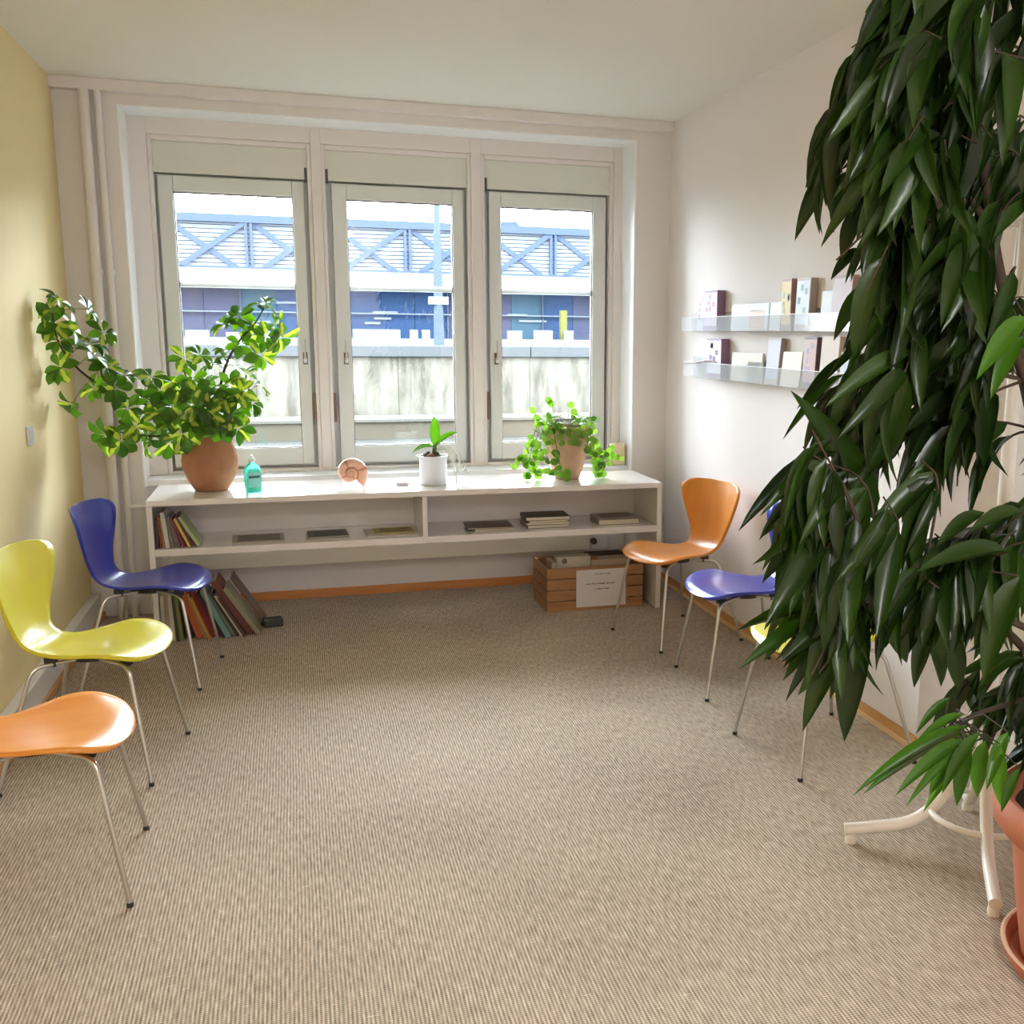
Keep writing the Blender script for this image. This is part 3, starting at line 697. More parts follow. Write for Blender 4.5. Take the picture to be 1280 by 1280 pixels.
# -- creeper in conical clay pot
pv = Vector((2.572, -.345, TOP))
cr = thing('potted_creeper', 'trailing plant with round bright leaves in a stained conical clay pot', 'potted plant', pv)
obj('pot', MB().lathe([(.0, 0), (.062, 0), (.07, .006), (.092, .07), (.112, .15), (.122, .22), (.128, .272), (.134, .28), (.134, .30), (.122, .30), (.118, .27), (.0, .262)], n=40, caps=False), M_AGED, cr, smooth=55)
obj('soil', MB().lathe([(.0, .285), (.06, .282), (.119, .272)], n=24, caps=False), M_SOIL, cr)
LC = []
for dr in (-.12, .05, .2):
    vs = [(.5, 0, dr*.3)]; fs = []
    for k in range(14):
        a = 2*PI*k/14; vs.append((.5+.5*math.cos(a), .5*math.sin(a), dr*(.6+.2*math.sin(3*a))))
    for k in range(14): fs.append((0, 1+k, 1+(k+1) % 14))
    me = MB().add(vs, fs).mesh('leaf'); me.materials.append(M_CREEP)
    for p in me.polygons: p.use_smooth = True
    LC.append(me)
def cleaf(p, L, nrm, d):
    me = rnd.choice(LC)
    obj('leaf', me, None, cr, M=clear_of(Matrix.Translation(-pv) @ frame_M(p, d, nrm, L, L), [v.co for v in me.vertices], pv, 2, TOP+.0015))
# crown
for i in range(64):
    a = rnd.uniform(0, 2*PI); rr = .15*math.sqrt(rnd.random()); hz = .30+rnd.uniform(0, .085)*(1-.4*rr/.15)
    p = pv+Vector((rr*math.cos(a), rr*math.sin(a), hz)); up = Vector((math.cos(a)*.6, math.sin(a)*.6-.5, .8))+rv(.4)
    if i % 2 == 0:
        obj('stalk', MB().tube([toP(p)+pc-pv, (rr*.6*math.cos(a), rr*.6*math.sin(a), .275)], .0014, 5), M_STEMG, cr)
    cleaf(p, rnd.uniform(.034, .05), up, Vector((math.cos(a), math.sin(a), rnd.uniform(-.3, .3))))
for i in range(46):
    a = rnd.uniform(PI*.9, PI*2.1); rr = rnd.uniform(.128, .155)
    p = pv+Vector((rr*math.cos(a), rr*math.sin(a), rnd.uniform(.225, .33)))
    cleaf(p, rnd.uniform(.03, .046), Vector((math.cos(a), math.sin(a), .4))+rv(.35), Vector((rnd.uniform(-.6, .6), 0, rnd.uniform(-.9, .2))))
for px, py in ((690, 503), (669, 516), (711, 510), (714, 518), (692, 508), (672, 535), (667, 525), (735, 532), (727, 527)):
    p = at(px, py, 1, -.36); cleaf(p, .042, Vector((0, -1, .5))+rv(.3), Vector((rnd.uniform(-1, 1), 0, .6)))
    obj('stalk', MB().tube([p-pv, Vector((p.x-pv.x, .0, .28))*.8], .0014, 5), M_STEMG, cr)
# trails: pixel paths at a depth close to the pot
trails = [[(672, 530), (666, 550), (664, 565), (660, 580), (652, 572)], [(674, 540), (665, 560), (650, 575), (643, 582)], [(676, 545), (670, 570), (668, 585), (676, 592), (664, 596)],
          [(736, 540), (742, 560), (738, 566), (752, 566), (760, 560)], [(738, 548), (745, 575), (752, 582), (765, 572), (771, 570)], [(742, 566), (746, 582), (752, 590), (749, 597)],
          [(684, 530), (682, 552), (688, 565), (698, 575), (705, 590)], [(690, 530), (694, 550), (700, 585), (702, 598)], [(722, 525), (726, 540), (722, 548)], [(678, 535), (676, 560), (684, 580), (690, 590)], [(733, 535), (735, 550), (733, 560)]]
for ti, tr in enumerate(trails):
    yd = -.37 if ti < 6 else -.478
    pts = []
    for k, (px, py) in enumerate(tr):
        p = at(px, py, 1, yd if k else -.44)
        if p.z < TOP+.01: p.z = TOP+.012
        pts.append(p)
    bz = bez(pts, 5)
    for p in bz: p.z = max(p.z, TOP+.006)
    obj('trailing_stem', MB().tube([p-pv for p in bz], .0016, 5), M_BARK if ti % 2 else M_STEMG, cr)
    nl_ = len(bz)
    for k in range(2, nl_+1, 1 if ti < 6 else 2):
        p = bz[min(k, len(bz)-1)]+Vector((rnd.uniform(-.016, .016), rnd.uniform(-.02, .004), rnd.uniform(-.014, .014)))
        if p.z < TOP+.024: p.z = TOP+.026
        if rnd.random() < .8 or ti > 5: cleaf(p, rnd.uniform(.032, .047), Vector((0, -1, .45))+rv(.5), Vector((rnd.uniform(-1, 1), -.2, rnd.uniform(-.6, .6))))

# -- cream block on the sill
cq = at(776, 582, 1, .10)
ca = thing('cream_candle', 'square cream block candle on the window sill in the recess corner', 'candle', (3.018, .11, .7355))
obj('wax_block', MB().box(-.044, .044, -.03, .03, 0, .135), mat('cream_wax', srgb(236, 220, 176), .5), ca, bevel=.008)
obj('wick', MB().tube([(0, 0, .133), (.002, 0, .146)], .0015, 6), M_RUBBER, ca)

# -- books and magazines on the shelf
def book(name, label, cat, wd, ht, dp, cover, loc, M=None, group=None, pages='p'):
    """upright book: spine towards -y, thickness wd along x"""
    t = thing(name, label, cat, loc, group=group)
    c = .002 if wd > .008 else .001
    R = M or Matrix.Identity(4)
    mc = MB().box(0, c, 0, dp, 0, ht, R).box(wd-c, wd, 0, dp, 0, ht, R).box(c, wd-c, 0, c, 0, ht, R)
    obj('cover', mc, cover, t)
    obj('pages', MB().box(c, wd-c, c, dp-.003, .002, ht-.003, R), mat('page_block', srgb(222, 212, 190), .9), t)
    return t
def cov(name, *c): return mat('cover_'+name, srgb(*c), .45, var=.08, vscale=20)
zb = .4826
ub = [('dark plum', (84, 58, 62), .012, .145, .16, 0), ('rust brown', (150, 84, 50), .007, .168, .17, .05), ('ochre orange', (196, 134, 70), .011, .150, .16, .06), ('white spined', (208, 204, 196), .019, .180, .17, .10),
      ('grey', (132, 124, 112), .012, .150, .16, .16), ('taupe', (148, 132, 120), .012, .158, .165, .2), ('mauve', (120, 84, 92), .011, .152, .16, .22), ('brick red', (150, 66, 54), .009, .146, .16, .28), ('small purple', (110, 62, 96), .006, .10, .14, .3), ('mustard yellow', (212, 176, 84), .012, .158, .165, .40),
      ('dark maroon', (96, 48, 50), .011, .172, .17, .48), ('pale green', (172, 190, 138), .017, .168, .17, .53)]
xb = SX0+.032
for i, (nm, c, wd, ht, dp, lean) in enumerate(ub):
    R = Matrix.Rotation(-lean, 4, 'Y')
    extra = wd/math.cos(lean)
    loc = (xb, SF+.03+(.01*(i % 3)), zb)
    # leaning to the left: pivot at the bottom-left edge, top swings towards -x
    book('book', nm+' book leaning in the row at the shelf unit\'s end', 'book', wd, ht, dp, cov(nm.replace(' ', '_'), *c), loc, R, 'books standing in the shelf unit')
    nxt = ub[i+1][5] if i+1 < len(ub) else lean
    xb += extra+.0012+max(0, (nxt-lean))*.085
# correct pivots: raise each so that the lowest edge stands on the board (rotation about the left bottom edge sinks the right one)
for o in [o for o in COL.objects if o.name.startswith('book')]:
    bpy.context.view_layer.update()
    zmin = min((o.matrix_world @ ch.matrix_local @ v.co).z for ch in o.children for v in ch.data.vertices)
    o.location.z += zb-zmin

def flat(name, label, cat, x0, y0, wd, dp, ht, z, rot, cover, group=None, pages=True, cover_top=None):
    t = thing(name, label, cat, (x0, y0, z), rot, group)
    if pages and ht > .006:
        obj('cover', MB().box(-wd/2, wd/2, -dp/2, dp/2, ht-.002, ht).box(-wd/2, wd/2, -dp/2, dp/2, 0, .002).box(-wd/2, -wd/2+.002, -dp/2, dp/2, .002, ht-.002), cover, t)
        obj('pages', MB().box(-wd/2+.002, wd/2-.003, -dp/2+.003, dp/2-.003, .002, ht-.002), mat('page_block', srgb(222, 212, 190), .9), t)
    else:
        obj('sheet', MB().box(-wd/2, wd/2, -dp/2, dp/2, 0, ht), cover, t)
    if cover_top: obj('cover_print', MB().box(-wd/2+.025, wd/2-.02, -dp/2+.02, dp/2-.02, ht, ht+.0006), cover_top, t)
    return t
pmag = [at(324, 670, 2, zb), at(408, 664, 2, zb), at(487, 662, 2, zb)]
flat('magazine', 'grey magazine with a dark spine lying beside the leaning books', 'magazine', pmag[0].x+.0, -.47, .25, .2, .008, zb, .03, cov('grey_mag', 168, 160, 150), cover_top=cov('grey_photo', 116, 110, 104))
flat('magazine', 'pale magazine under the dark photo magazine in the left compartment', 'magazine', pmag[1].x, -.47, .22, .2, .005, zb, -.02, cov('pale_mag', 190, 182, 166), pages=False)
flat('magazine', 'dark photo magazine lying on a pale magazine in the left compartment', 'magazine', pmag[1].x+.005, -.46, .20, .18, .008, zb+.0052, .04, cov('dark_mag', 92, 88, 84), cover_top=cov('dark_photo', 70, 68, 64))
flat('magazine', 'large white magazine lying next to the shelf divider', 'magazine', pmag[2].x, -.47, .27, .21, .007, zb, .03, cov('white_mag', 214, 206, 192))
flat('magazine', 'yellow covered brochure lying on the white magazine by the divider', 'magazine', pmag[2].x+.015, -.45, .20, .16, .005, zb+.0072, .02, cov('yellow_mag', 186, 172, 96), pages=False, cover_top=cov('olive_photo', 150, 138, 70))
pst = [at(615, 662, 2, zb), at(686, 660, 2, zb), at(768, 652, 2, zb)]
BX = pst[0].x
flat('book', 'cream paged book under the brown notebook beside the divider', 'book', BX+.01, -.47, .22, .17, .012, zb, .02, cov('cream_low', 190, 178, 150))
flat('notebook', 'thin dark brown notebook lying on a cream paged book', 'notebook', BX-.01, -.46, .25, .2, .008, zb+.0122, -.03, cov('brown_nb', 84, 66, 60))
BX = pst[1].x
zz = zb
for nm, c, wd, ht, r in (('bottom grey', (120, 108, 96), .24, .018, .02), ('middle tan', (150, 130, 104), .245, .014, -.02), ('thin cream', (206, 196, 172), .22, .010, .03), ('top dark plum', (64, 50, 52), .25, .020, -.03)):
    flat('book', nm+' book of the four book stack in the shelf unit', 'book', BX, -.46, wd, .18, ht, zz, r, cov('stack_'+nm.replace(' ', '_'), *c), 'stacked books in the shelf unit')
    zz += ht+.0004
BX = pst[2].x
flat('book', 'thick white paged book lying alone near the shelf unit\'s end', 'book', BX, -.46, .24, .18, .030, zb, -.02, cov('fat', 128, 116, 106))
flat('magazine', 'thin dappled magazine lying on the thick white paged book', 'magazine', BX-.005, -.455, .23, .17, .006, zb+.0304, .03, cov('dapple', 150, 140, 128), pages=False, cover_top=cov('dapple2', 120, 112, 104))

# -- books standing on the floor under the shelf
fb = [('slim cream', (214, 206, 184), .016, .24, .0), ('narrow beige', (196, 184, 160), .018, .235, .01), ('white', (222, 214, 196), .020, .25, .02), ('dark olive', (74, 70, 50), .016, .245, .05), ('moss green', (122, 122, 72), .016, .25, .07),
      ('black', (38, 34, 32), .034, .26, .17), ('orange', (190, 96, 44), .030, .265, .27), ('tan', (168, 130, 84), .014, .25, .31), ('amber', (196, 146, 66), .012, .235, .34), ('crimson', (140, 36, 34), .020, .27, .37), ('dark red', (104, 28, 34), .018, .26, .39), ('navy', (36, 36, 58), .016, .255, .41),
      ('teal', (112, 150, 142), .026, .275, .42), ('sage', (138, 140, 108), .012, .25, .44), ('charcoal', (58, 52, 48), .016, .26, .47), ('ivory', (206, 196, 170), .010, .25, .49), ('umber', (84, 62, 50), .014, .24, .5), ('tall maroon', (116, 62, 54), .034, .33, .53), ('stone grey', (150, 146, 120), .022, .29, .55)]
xb = SX0+.03; fbo = []
for i, (nm, c, wd, ht, lean) in enumerate(fb):
    R = Matrix.Rotation(-lean, 4, 'Y')
    t = book('picture_book', nm+' picture book standing on the carpet under the shelf unit', 'book', wd, ht, .19, cov('pb_'+nm.replace(' ', '_'), *c), (xb, -.60+.012*((i*7) % 4), 0), R, 'picture books under the shelf unit')
    fbo.append(t)
    nxt = fb[i+1][4] if i+1 < len(fb) else lean
    xb += wd/math.cos(lean)+.0008+max(0, nxt-lean)*.12
bpy.context.view_layer.update()
for o in fbo:
    zmin = min((o.matrix_world @ ch.matrix_local @ v.co).z for ch in o.children for v in ch.data.vertices)
    o.location.z += -zmin+.0005
R = Matrix.Rotation(-.55, 4, 'Y')
t = book('picture_book', 'brown picture book with raised cover sticking up above the leaning row', 'book', .010, .30, .17, cov('pb_raised', 112, 84, 68), (xb+.004, -.40, .0085), R)
ad = at(330, 783, 2, 0)
pb_ = thing('power_adapter', 'small dark grey box lying on the carpet beside the leaning picture books', 'adapter', (ad.x+.045, ad.y, 0), .2)
obj('case', MB().box(-.05, .05, -.035, .035, 0, .045), mat('dark_grey_plastic', srgb(70, 66, 62), .6), pb_, bevel=.008)
obj('cable', MB().tube(bez([(-.05, 0, .02), (-.08, .02, .006), (-.12, .05, .005), (-.13, .12, .005)], 5), .004, 6), M_RUBBER, pb_)

# ================================================================ CRATE
cx0, cx1, cy0, cy1, ch_ = 2.40, 2.965, -.565, -.225, .25
cr8 = thing('wooden_crate', 'brown slatted wooden crate filled with cartons under the shelf unit', 'crate', ((cx0+cx1)/2, (cy0+cy1)/2, 0))
cw, cdp = (cx1-cx0)/2, (cy1-cy0)/2
gap = .007; shh = (ch_-3*gap)/4
for k in range(4):
    z0 = k*(shh+gap)
    for sx in (-1, 1):
        obj('slat', MB().box(sx*cw-(.010 if sx > 0 else 0), sx*cw+(.010 if sx < 0 else 0), -cdp+.011, cdp-.011, z0, z0+shh), M_CRATE, cr8)
    for sy in (-1, 1):
        obj('slat', MB().box(-cw, cw, sy*cdp-(.010 if sy > 0 else 0), sy*cdp+(.010 if sy < 0 else 0), z0, z0+shh), M_CRATE, cr8)
for sx in (-1, 1):
    for sy in (-1, 1):
        obj('post', MB().box(sx*(cw-.026)-.014, sx*(cw-.026)+.014, sy*(cdp-.026)-.014, sy*(cdp-.026)+.014, .008, ch_-.004), M_CRATE, cr8)
obj('middle_batten', MB().box(-.15, .13, -cdp+.0102, -cdp+.018, .06, ch_-.002), M_CRATE, cr8)
obj('bottom', MB().box(-cw+.012, cw-.012, -cdp+.012, cdp-.012, .004, .008), M_CRATE, cr8)
nx0, nx1, nz0, nz1 = 2.568, 2.862, .018, .234
no = thing('paper_notice', 'white paper notice with three lines of grey print fixed to the crate', 'notice', ((nx0+nx1)/2, cy0-.0012, nz0))
obj('sheet', MB().box(-.147, .147, -.0008, 0, 0, nz1-nz0), M_PAPER, no)
def script_line(cx, z, wd, h):
    mb = MB(); x = cx-wd/2
    r2 = random.Random(int(z*1000))
    while x < cx+wd/2:
        lw = r2.uniform(.004, .0075); hh = h*r2.choice((.7, .7, 1, 1.15))
        mb.box(x, x+.0018, -.0012, -.00085, z, z+hh); mb.box(x, x+lw, -.0012, -.00085, z+h*r2.choice((0, .35, .6)), z+h*r2.choice((.7, .72))+.001)
        x += lw+(.007 if r2.random() < .08 else .0016)
    return mb
obj('printed_line', script_line(.005, .184, .088, .008), M_INK, no)
obj('printed_line', script_line(-.005, .128, .170, .009), M_INK, no)
obj('printed_line', script_line(.005, .098, .088, .008), M_INK, no)
fbx = thing('file_box', 'off white file box with a round grey spot inside the crate', 'box', (2.578, -.44, .0085))
obj('carton', MB().box(-.1, .1, -.035, .035, 0, .285), mat('offwhite_card', srgb(206, 196, 176), .8), fbx, bevel=.003)
obj('label_spot', MB().tube([(-.055, -.0352, .262), (-.055, -.0362, .262)], .016, 16), mat('grey_spot', srgb(120, 112, 100), .8), fbx)
tag(box('folder', 2.442, 2.47, -.5, -.36, .0085, .27, mat('beige_card', srgb(190, 172, 140), .8), bevel=.002), 'thin beige folder standing at the crate\'s slatted end', 'folder')
bn = thing('carton_box', 'pale brown carton standing behind the notice in the crate', 'box', (2.80, -.43, .0085))
obj('carton', MB().box(-.12, .11, -.05, .05, 0, .26), mat('brown_card', srgb(196, 176, 150), .8), bn, bevel=.003)
obj('flap', MB().box(-.12, -.07, -.05, .05, .2602, .263), mat('ochre_card', srgb(176, 132, 76), .8), bn)
tag(box('carton_box', 2.70, 2.92, -.36, -.25, .0085, .27, mat('dark_card', srgb(74, 56, 48), .8), bevel=.003), 'dark brown carton at the back of the crate', 'box')

# ================================================================ SWITCH, BROCHURE RACKS
sw = thing('light_switch', 'white square light switch on the yellow wall', 'switch', (0, -1.04, 1.05))
obj('switch_frame', MB().box(0, .010, -.04, .04, 0, .085), M_CERAM, sw, bevel=.003)
obj('rocker', MB().box(.010, .015, -.026, .026, .016, .069), M_CERAM, sw, bevel=.003)

def rack(label, zb_, zt_, y0, y1, slope):
    t = thing('brochure_rack', label, 'rack', (W, (y0+y1)/2, zb_))
    h = zt_-zb_; l = (y0-y1)/2
    S = Matrix(((1, 0, 0, 0), (0, 1, 0, 0), (0, slope, 1, 0), (0, 0, 0, 1)))
    obj('front_lip', MB().box(-.066, -.063, -l, l, 0, h, S), M_ACRYL, t)
    obj('tray', MB().box(-.063, -.004, -l, l, 0, .003, S), M_ACRYL, t)
    obj('back_plate', MB().box(-.004, -.0008, -l, l, 0, h*1.35, S), M_ACRYL, t)
    obj('lip_edge', MB().box(-.0665, -.0625, -l, l, h, h+.003, S), M_REVEAL, t)
    for k in range(4):
        y = -l+.15+k*(2*l-.3)/3
        obj('screw', MB().tube([(-.004, y, h*1.1+slope*y), (-.007, y, h*1.1+slope*y)], .006, 10), M_CHROME, t)
    return t
RXF = W-.065
ra0, ra1 = at(863, 397, 0, RXF), at(862, 415, 0, RXF)
rack('upper clear acrylic brochure rack on the white wall', 1.565, 1.640, -.40, -2.35, 0)
rack('lower clear acrylic brochure rack on the white wall', 1.315, 1.395, -.44, -2.35, 0)
def bro(label, pxl, pxr, pyt, ztray, cols, tilt=.05, thick=.012, n=1, group=None):
    """stack of leaflets leaning back in a rack: left and right photo columns and its top row"""
    xf = W-.05
    a = at(pxl, pyt, 0, xf); c = at(pxr, pyt, 0, xf)
    wd = max(.03, a.y-c.y); ht = max(.04, a.z-ztray-.004)
    yc = (a.y+c.y)/2
    t = thing('leaflet_stack', label, 'leaflets', (xf, yc, ztray+.0035), group=group)
    tilt = min(tilt, max(0, (.043-thick)/ht)); lean = Matrix.Rotation(tilt, 4, 'Y')
    body = obj('sheets', MB().box(0, thick, -wd/2, wd/2, 0, ht, lean), cols[0], t)
    if len(cols) > 1:
        obj('cover_print', MB().box(-.0008, 0, -wd/2+.004, wd/2-.004, ht*.12, ht*.95, lean), cols[1], t)
    if len(cols) > 2:
        r3 = random.Random(len(label)); mb = MB()
        for q in range(5):
            yy = r3.uniform(-wd*.35, wd*.2); z0 = r3.uniform(.3, .8)*ht; mb.box(-.0016, -.0008, yy, yy+wd*.18, z0, z0+ht*.12, lean)
        obj('printed_motif', mb, cols[2], t)
    return t
L_ = lambda n, *c: mat('leaflet_'+n, srgb(*c), .5)
T1, T2 = 1.565, 1.315
bro('pale lilac leaflets standing at the upper rack\'s window end', 872, 880, 366, T1, [L_('lilac', 206, 198, 222), L_('lilac2', 216, 208, 228), L_('plum', 150, 110, 150)], thick=.01)
bro('pink leaflets with plum dots beside the lilac leaflets in the upper rack', 881, 897, 364, T1, [L_('mauve_edge', 150, 118, 152), L_('pinkdots', 226, 206, 226), L_('dots', 170, 112, 140)], thick=.045)
bro('wide white blue leaflets lying low in the upper rack', 914, 960, 381, T1, [L_('whiteblue', 220, 228, 232)], thick=.012)
bro('peach and white card standing below the lip in the upper rack', 936, 955, 388, T1, [L_('peachw', 228, 214, 204), L_('peach', 226, 196, 176)], thick=.008)
bro('small white card beside the yellow topped leaflets in the upper rack', 962, 976, 378, T1, [L_('whiteblue', 220, 228, 232)], thick=.008)
bro('yellow topped leaflets with brown edges in the upper rack', 978, 990, 349, T1, [L_('brownedge', 168, 138, 130), L_('yellowtop', 226, 196, 120), L_('tealprint', 140, 176, 180)], thick=.045)
bro('light blue leaflets beside the yellow topped ones in the upper rack', 995, 1012, 348, T1, [L_('taupe', 176, 160, 150), L_('lightblue', 208, 218, 236), L_('tealprint', 140, 176, 180)], thick=.035, tilt=.1)
bro('short white card between light blue and mauve leaflets in the upper rack', 1026, 1040, 364, T1, [L_('whiteblue', 220, 228, 232)], thick=.006)
bro('broad dusty mauve booklet in the upper rack beside the ficus', 1040, 1064, 345, T1, [L_('brownedge', 168, 138, 130), L_('dustmauve', 206, 188, 196)], thick=.03)
bro('white leaflets with dark purple print at the lower rack\'s window end', 884, 902, 423, T2, [L_('mauve_edge', 150, 118, 152), L_('whiteprint', 222, 218, 232), L_('purple', 96, 74, 130)], thick=.045)
bro('wide cream leaflets lying low in the lower rack', 914, 952, 440, T2, [L_('cream', 222, 214, 200)], thick=.012)
bro('small mint white card in the lower rack', 934, 952, 452, T2, [L_('mint', 216, 226, 220)], thick=.006)
bro('violet blue leaflets leaning in the lower rack', 957, 973, 422, T2, [L_('taupe', 176, 160, 150), L_('violetblue', 190, 192, 220)], thick=.025, tilt=.1)
bro('square cream card standing in the lower rack', 976, 1000, 439, T2, [L_('cream2', 222, 212, 190)], thick=.01, tilt=.1)
bro('purple and orange leaflets with dark edge in the lower rack', 1004, 1020, 421, T2, [L_('darkedge', 110, 84, 84), L_('purporange', 200, 166, 160), L_('violet', 168, 150, 186)], thick=.035, tilt=.08)
bro('tall beige leaflets standing in the lower rack', 1025, 1047, 420, T2, [L_('beigeleaf', 214, 196, 180)], thick=.03, tilt=.1)
bro('small white brochure behind the ficus leaves in the lower rack', 1050, 1062, 440, T2, [L_('whiteblue', 220, 228, 232), L_('lightblue', 208, 218, 236)], thick=.01)
# curled leaflet hanging over the lower lip
pcur = [at(884, 459, 0, W-.10), at(896, 456, 0, W-.085), at(905, 453, 0, W-.075), at(915, 452, 0, W-.07), at(924, 455, 0, W-.06)]
cuv = []; cuf = []
for i, p in enumerate(bez([(W-.125, -.60, 1.385), (W-.10, -.66, 1.388), (W-.08, -.74, 1.402), (W-.07, -.83, 1.409), (W-.062, -.90, 1.400)], 5)):
    cuv += [tuple(p), (p.x+.045, p.y, p.z+.004), (p.x+.045, p.y, p.z+.007), (p.x, p.y, p.z+.003)]
nq = len(cuv)//4
for i in range(nq-1):
    for k in range(4): cuf.append((i*4+k, i*4+(k+1) % 4, i*4+4+(k+1) % 4, i*4+4+k))
cuf += [(3, 2, 1, 0), tuple(4*(nq-1)+k for k in range(4))]
tag(obj('curled_leaflet', MB().add(cuv, cuf), L_('curled', 196, 164, 178), smooth=50), 'thin mauve leaflet curling over the front of the lower rack', 'leaflet')

# ================================================================ COAT STAND
cs0 = Vector((3.03, -3.50, 0))
st = thing('coat_stand', 'cream bentwood coat stand with curved legs behind the ficus', 'coat stand', cs0)
f1 = at(1055, 1052, 2, 0)-cs0; f2 = at(1243, 1148, 2, 0)-cs0
a1 = math.atan2(f1.y, f1.x); a2 = math.atan2(f2.y, f2.x)
obj('pole', MB().tube([(0, 0, .40), (0, 0, .8), (0, 0, 1.98)], [.022, .021, .02], 16), M_STAND, st, smooth=60)
obj('finial', MB().lathe([(.0, 2.04), (.012, 2.035), (.018, 2.02), (.014, 2.0), (.022, 1.98)], n=16, caps=False), M_STAND, st, smooth=60)
for ang, Rr in ((a1, f1.length), (a2, f2.length), (a1+PI, .27), (a2+PI, .30)):
    dx, dy = math.cos(ang), math.sin(ang)
    pts = bez([(.03*dx, .03*dy, .62), (.035*dx, .035*dy, .42), (.06*dx, .06*dy, .28), (.115*dx, .115*dy, .165), (.2*dx, .2*dy, .085), (Rr*.8*dx, Rr*.8*dy, .055), (Rr*dx, Rr*dy, .042)], 6)
    lg = obj('leg', MB().tube(pts, .0185, 14), M_STAND, st, smooth=50)
    obj('foot_pad', MB().lathe([(.017, 0), (.018, .012), (.014, .03)], ((Rr-.02)*dx, (Rr-.02)*dy, 0), 14), M_STAND, lg, smooth=50)
obj('ring', MB().tube([(.15*math.cos(2*PI*k/32), .15*math.sin(2*PI*k/32), .125) for k in range(32)], .010, 8, closed=True), M_STAND, st, smooth=60)
for k in range(6):
    a = a1+.4+2*PI*k/6; dx, dy = math.cos(a), math.sin(a)
    pts = bez([(.02*dx, .02*dy, 1.55), (.06*dx, .06*dy, 1.66), (.12*dx, .12*dy, 1.76), (.10*dx, .10*dy, 1.86), (.14*dx, .14*dy, 1.93), (.19*dx, .19*dy, 1.92)], 6)
    obj('hook', MB().tube(pts, .0125, 10), M_STAND, st, smooth=60)
obj('hook_ring', MB().tube([(.10*math.cos(2*PI*k/28), .10*math.sin(2*PI*k/28), 1.86) for k in range(28)], .008, 8, closed=True), M_STAND, st, smooth=60)

# ================================================================ FICUS
fc = Vector((2.945, -4.10, 0))
pt_ = thing('saucer', 'round terracotta saucer on the carpet under the large flower pot', 'saucer', fc)
obj('dish', MB().lathe([(.0, .0), (.205, .0), (.225, .012), (.243, .05), (.243, .056), (.232, .056), (.216, .02), (.0, .016)], n=48, caps=False), M_TERRA, pt_, smooth=40)
obj('lime_crust', MB().lathe([(.2315, .0563), (.2375, .0575), (.2435, .0563)], n=48, caps=False), mat('lime_crust', srgb(214, 178, 150), .9), pt_)
fi = thing('potted_ficus', 'tall narrow leaved ficus with drooping dark leaves in a large terracotta pot', 'potted tree', fc+Vector((0, 0, .0165)))
fo = fc+Vector((0, 0, .0165))
obj('pot', MB().lathe([(.0, 0), (.186, 0), (.194, .01), (.218, .16), (.236, .31), (.246, .335), (.268, .345), (.284, .365), (.288, .395), (.282, .425), (.266, .438), (.250, .432), (.240, .41), (.234, .385), (.0, .38)], n=56, caps=False), M_TERRA, fi, smooth=40)
obj('soil', MB().lathe([(.0, .398), (.1, .396), (.236, .391)], n=30, caps=False), M_SOIL, fi)
b0 = fo+Vector((0, 0, .39))
def FP(px, py, y): return at(px, py, 1, y)
stems = [
    [b0+Vector((-.04, .02, 0)), Vector((2.80, -4.03, .95)), FP(1290, 520, -4.0), FP(1240, 290, -3.98), FP(1216, 40, -3.97), FP(1190, -110, -3.97)],
    [b0+Vector((.05, 0, 0)), Vector((2.93, -4.1, 1.1)), Vector((2.86, -4.12, 1.6)), FP(1300, 100, -4.1), FP(1260, -60, -4.1)],
    [b0+Vector((-.02, -.06, 0)), Vector((2.84, -4.2, .8)), FP(1260, 420, -4.25), FP(1170, 250, -4.28), FP(1130, 120, -4.25)],
    [b0+Vector((-.06, .05, 0)), Vector((2.80, -3.95, .75)), FP(1190, 735, -3.86), FP(1120, 690, -3.82), FP(1050, 660, -3.80), FP(1010, 650, -3.78)],
    [Vector((2.84, -4.2, .8)), FP(1230, 760, -4.3), FP(1170, 740, -4.32), FP(1100, 740, -4.33)],
    [FP(1240, 430, -4.0), FP(1170, 400, -3.95), FP(1100, 370, -3.92)],
    [FP(1236, 280, -3.98), FP(1160, 180, -3.9), FP(1090, 130, -3.86)],
    [FP(1265, 460, -4.0), FP(1180, 490, -3.9), FP(1080, 480, -3.85)],
    [Vector((2.82, -3.96, .7)), FP(1260, 880, -4.0), FP(1215, 895, -4.0), FP(1180, 915, -4.0)],
]
NODE = []
for i, s in enumerate(stems):
    pts = bez(s, 7); r0 = (.018, .015, .013, .012, .009, .009, .009, .009, .008)[i]
    obj('branch', MB().tube([p-fo for p in pts], [r0*(1-.6*k/len(pts)) for k in range(len(pts))], 9), M_BARK, fi, smooth=60)
    NODE += pts[3:]
VAR = [(dr, fd) for dr, fd in ((.15, .25), (.35, .2), (.6, .3), (.85, .2))]
LF = [mk_leaf('leaf', prof_lance, dr, fd, M_FICUS, 8) for dr, fd in VAR]
M_FICUS_LIT = leaf_mat('window_lit_ficus_leaf', srgb(52, 92, 22), srgb(92, 140, 40), .35, .35)  # same ficus leaf, window light painted in as a paler green
LF_LIT = [mk_leaf('leaf', prof_lance, dr, fd, M_FICUS_LIT, 8) for dr, fd in VAR]
LFG = [leaf_mesh('leaf', prof_lance, dr, fd, 6) for dr, fd in VAR]
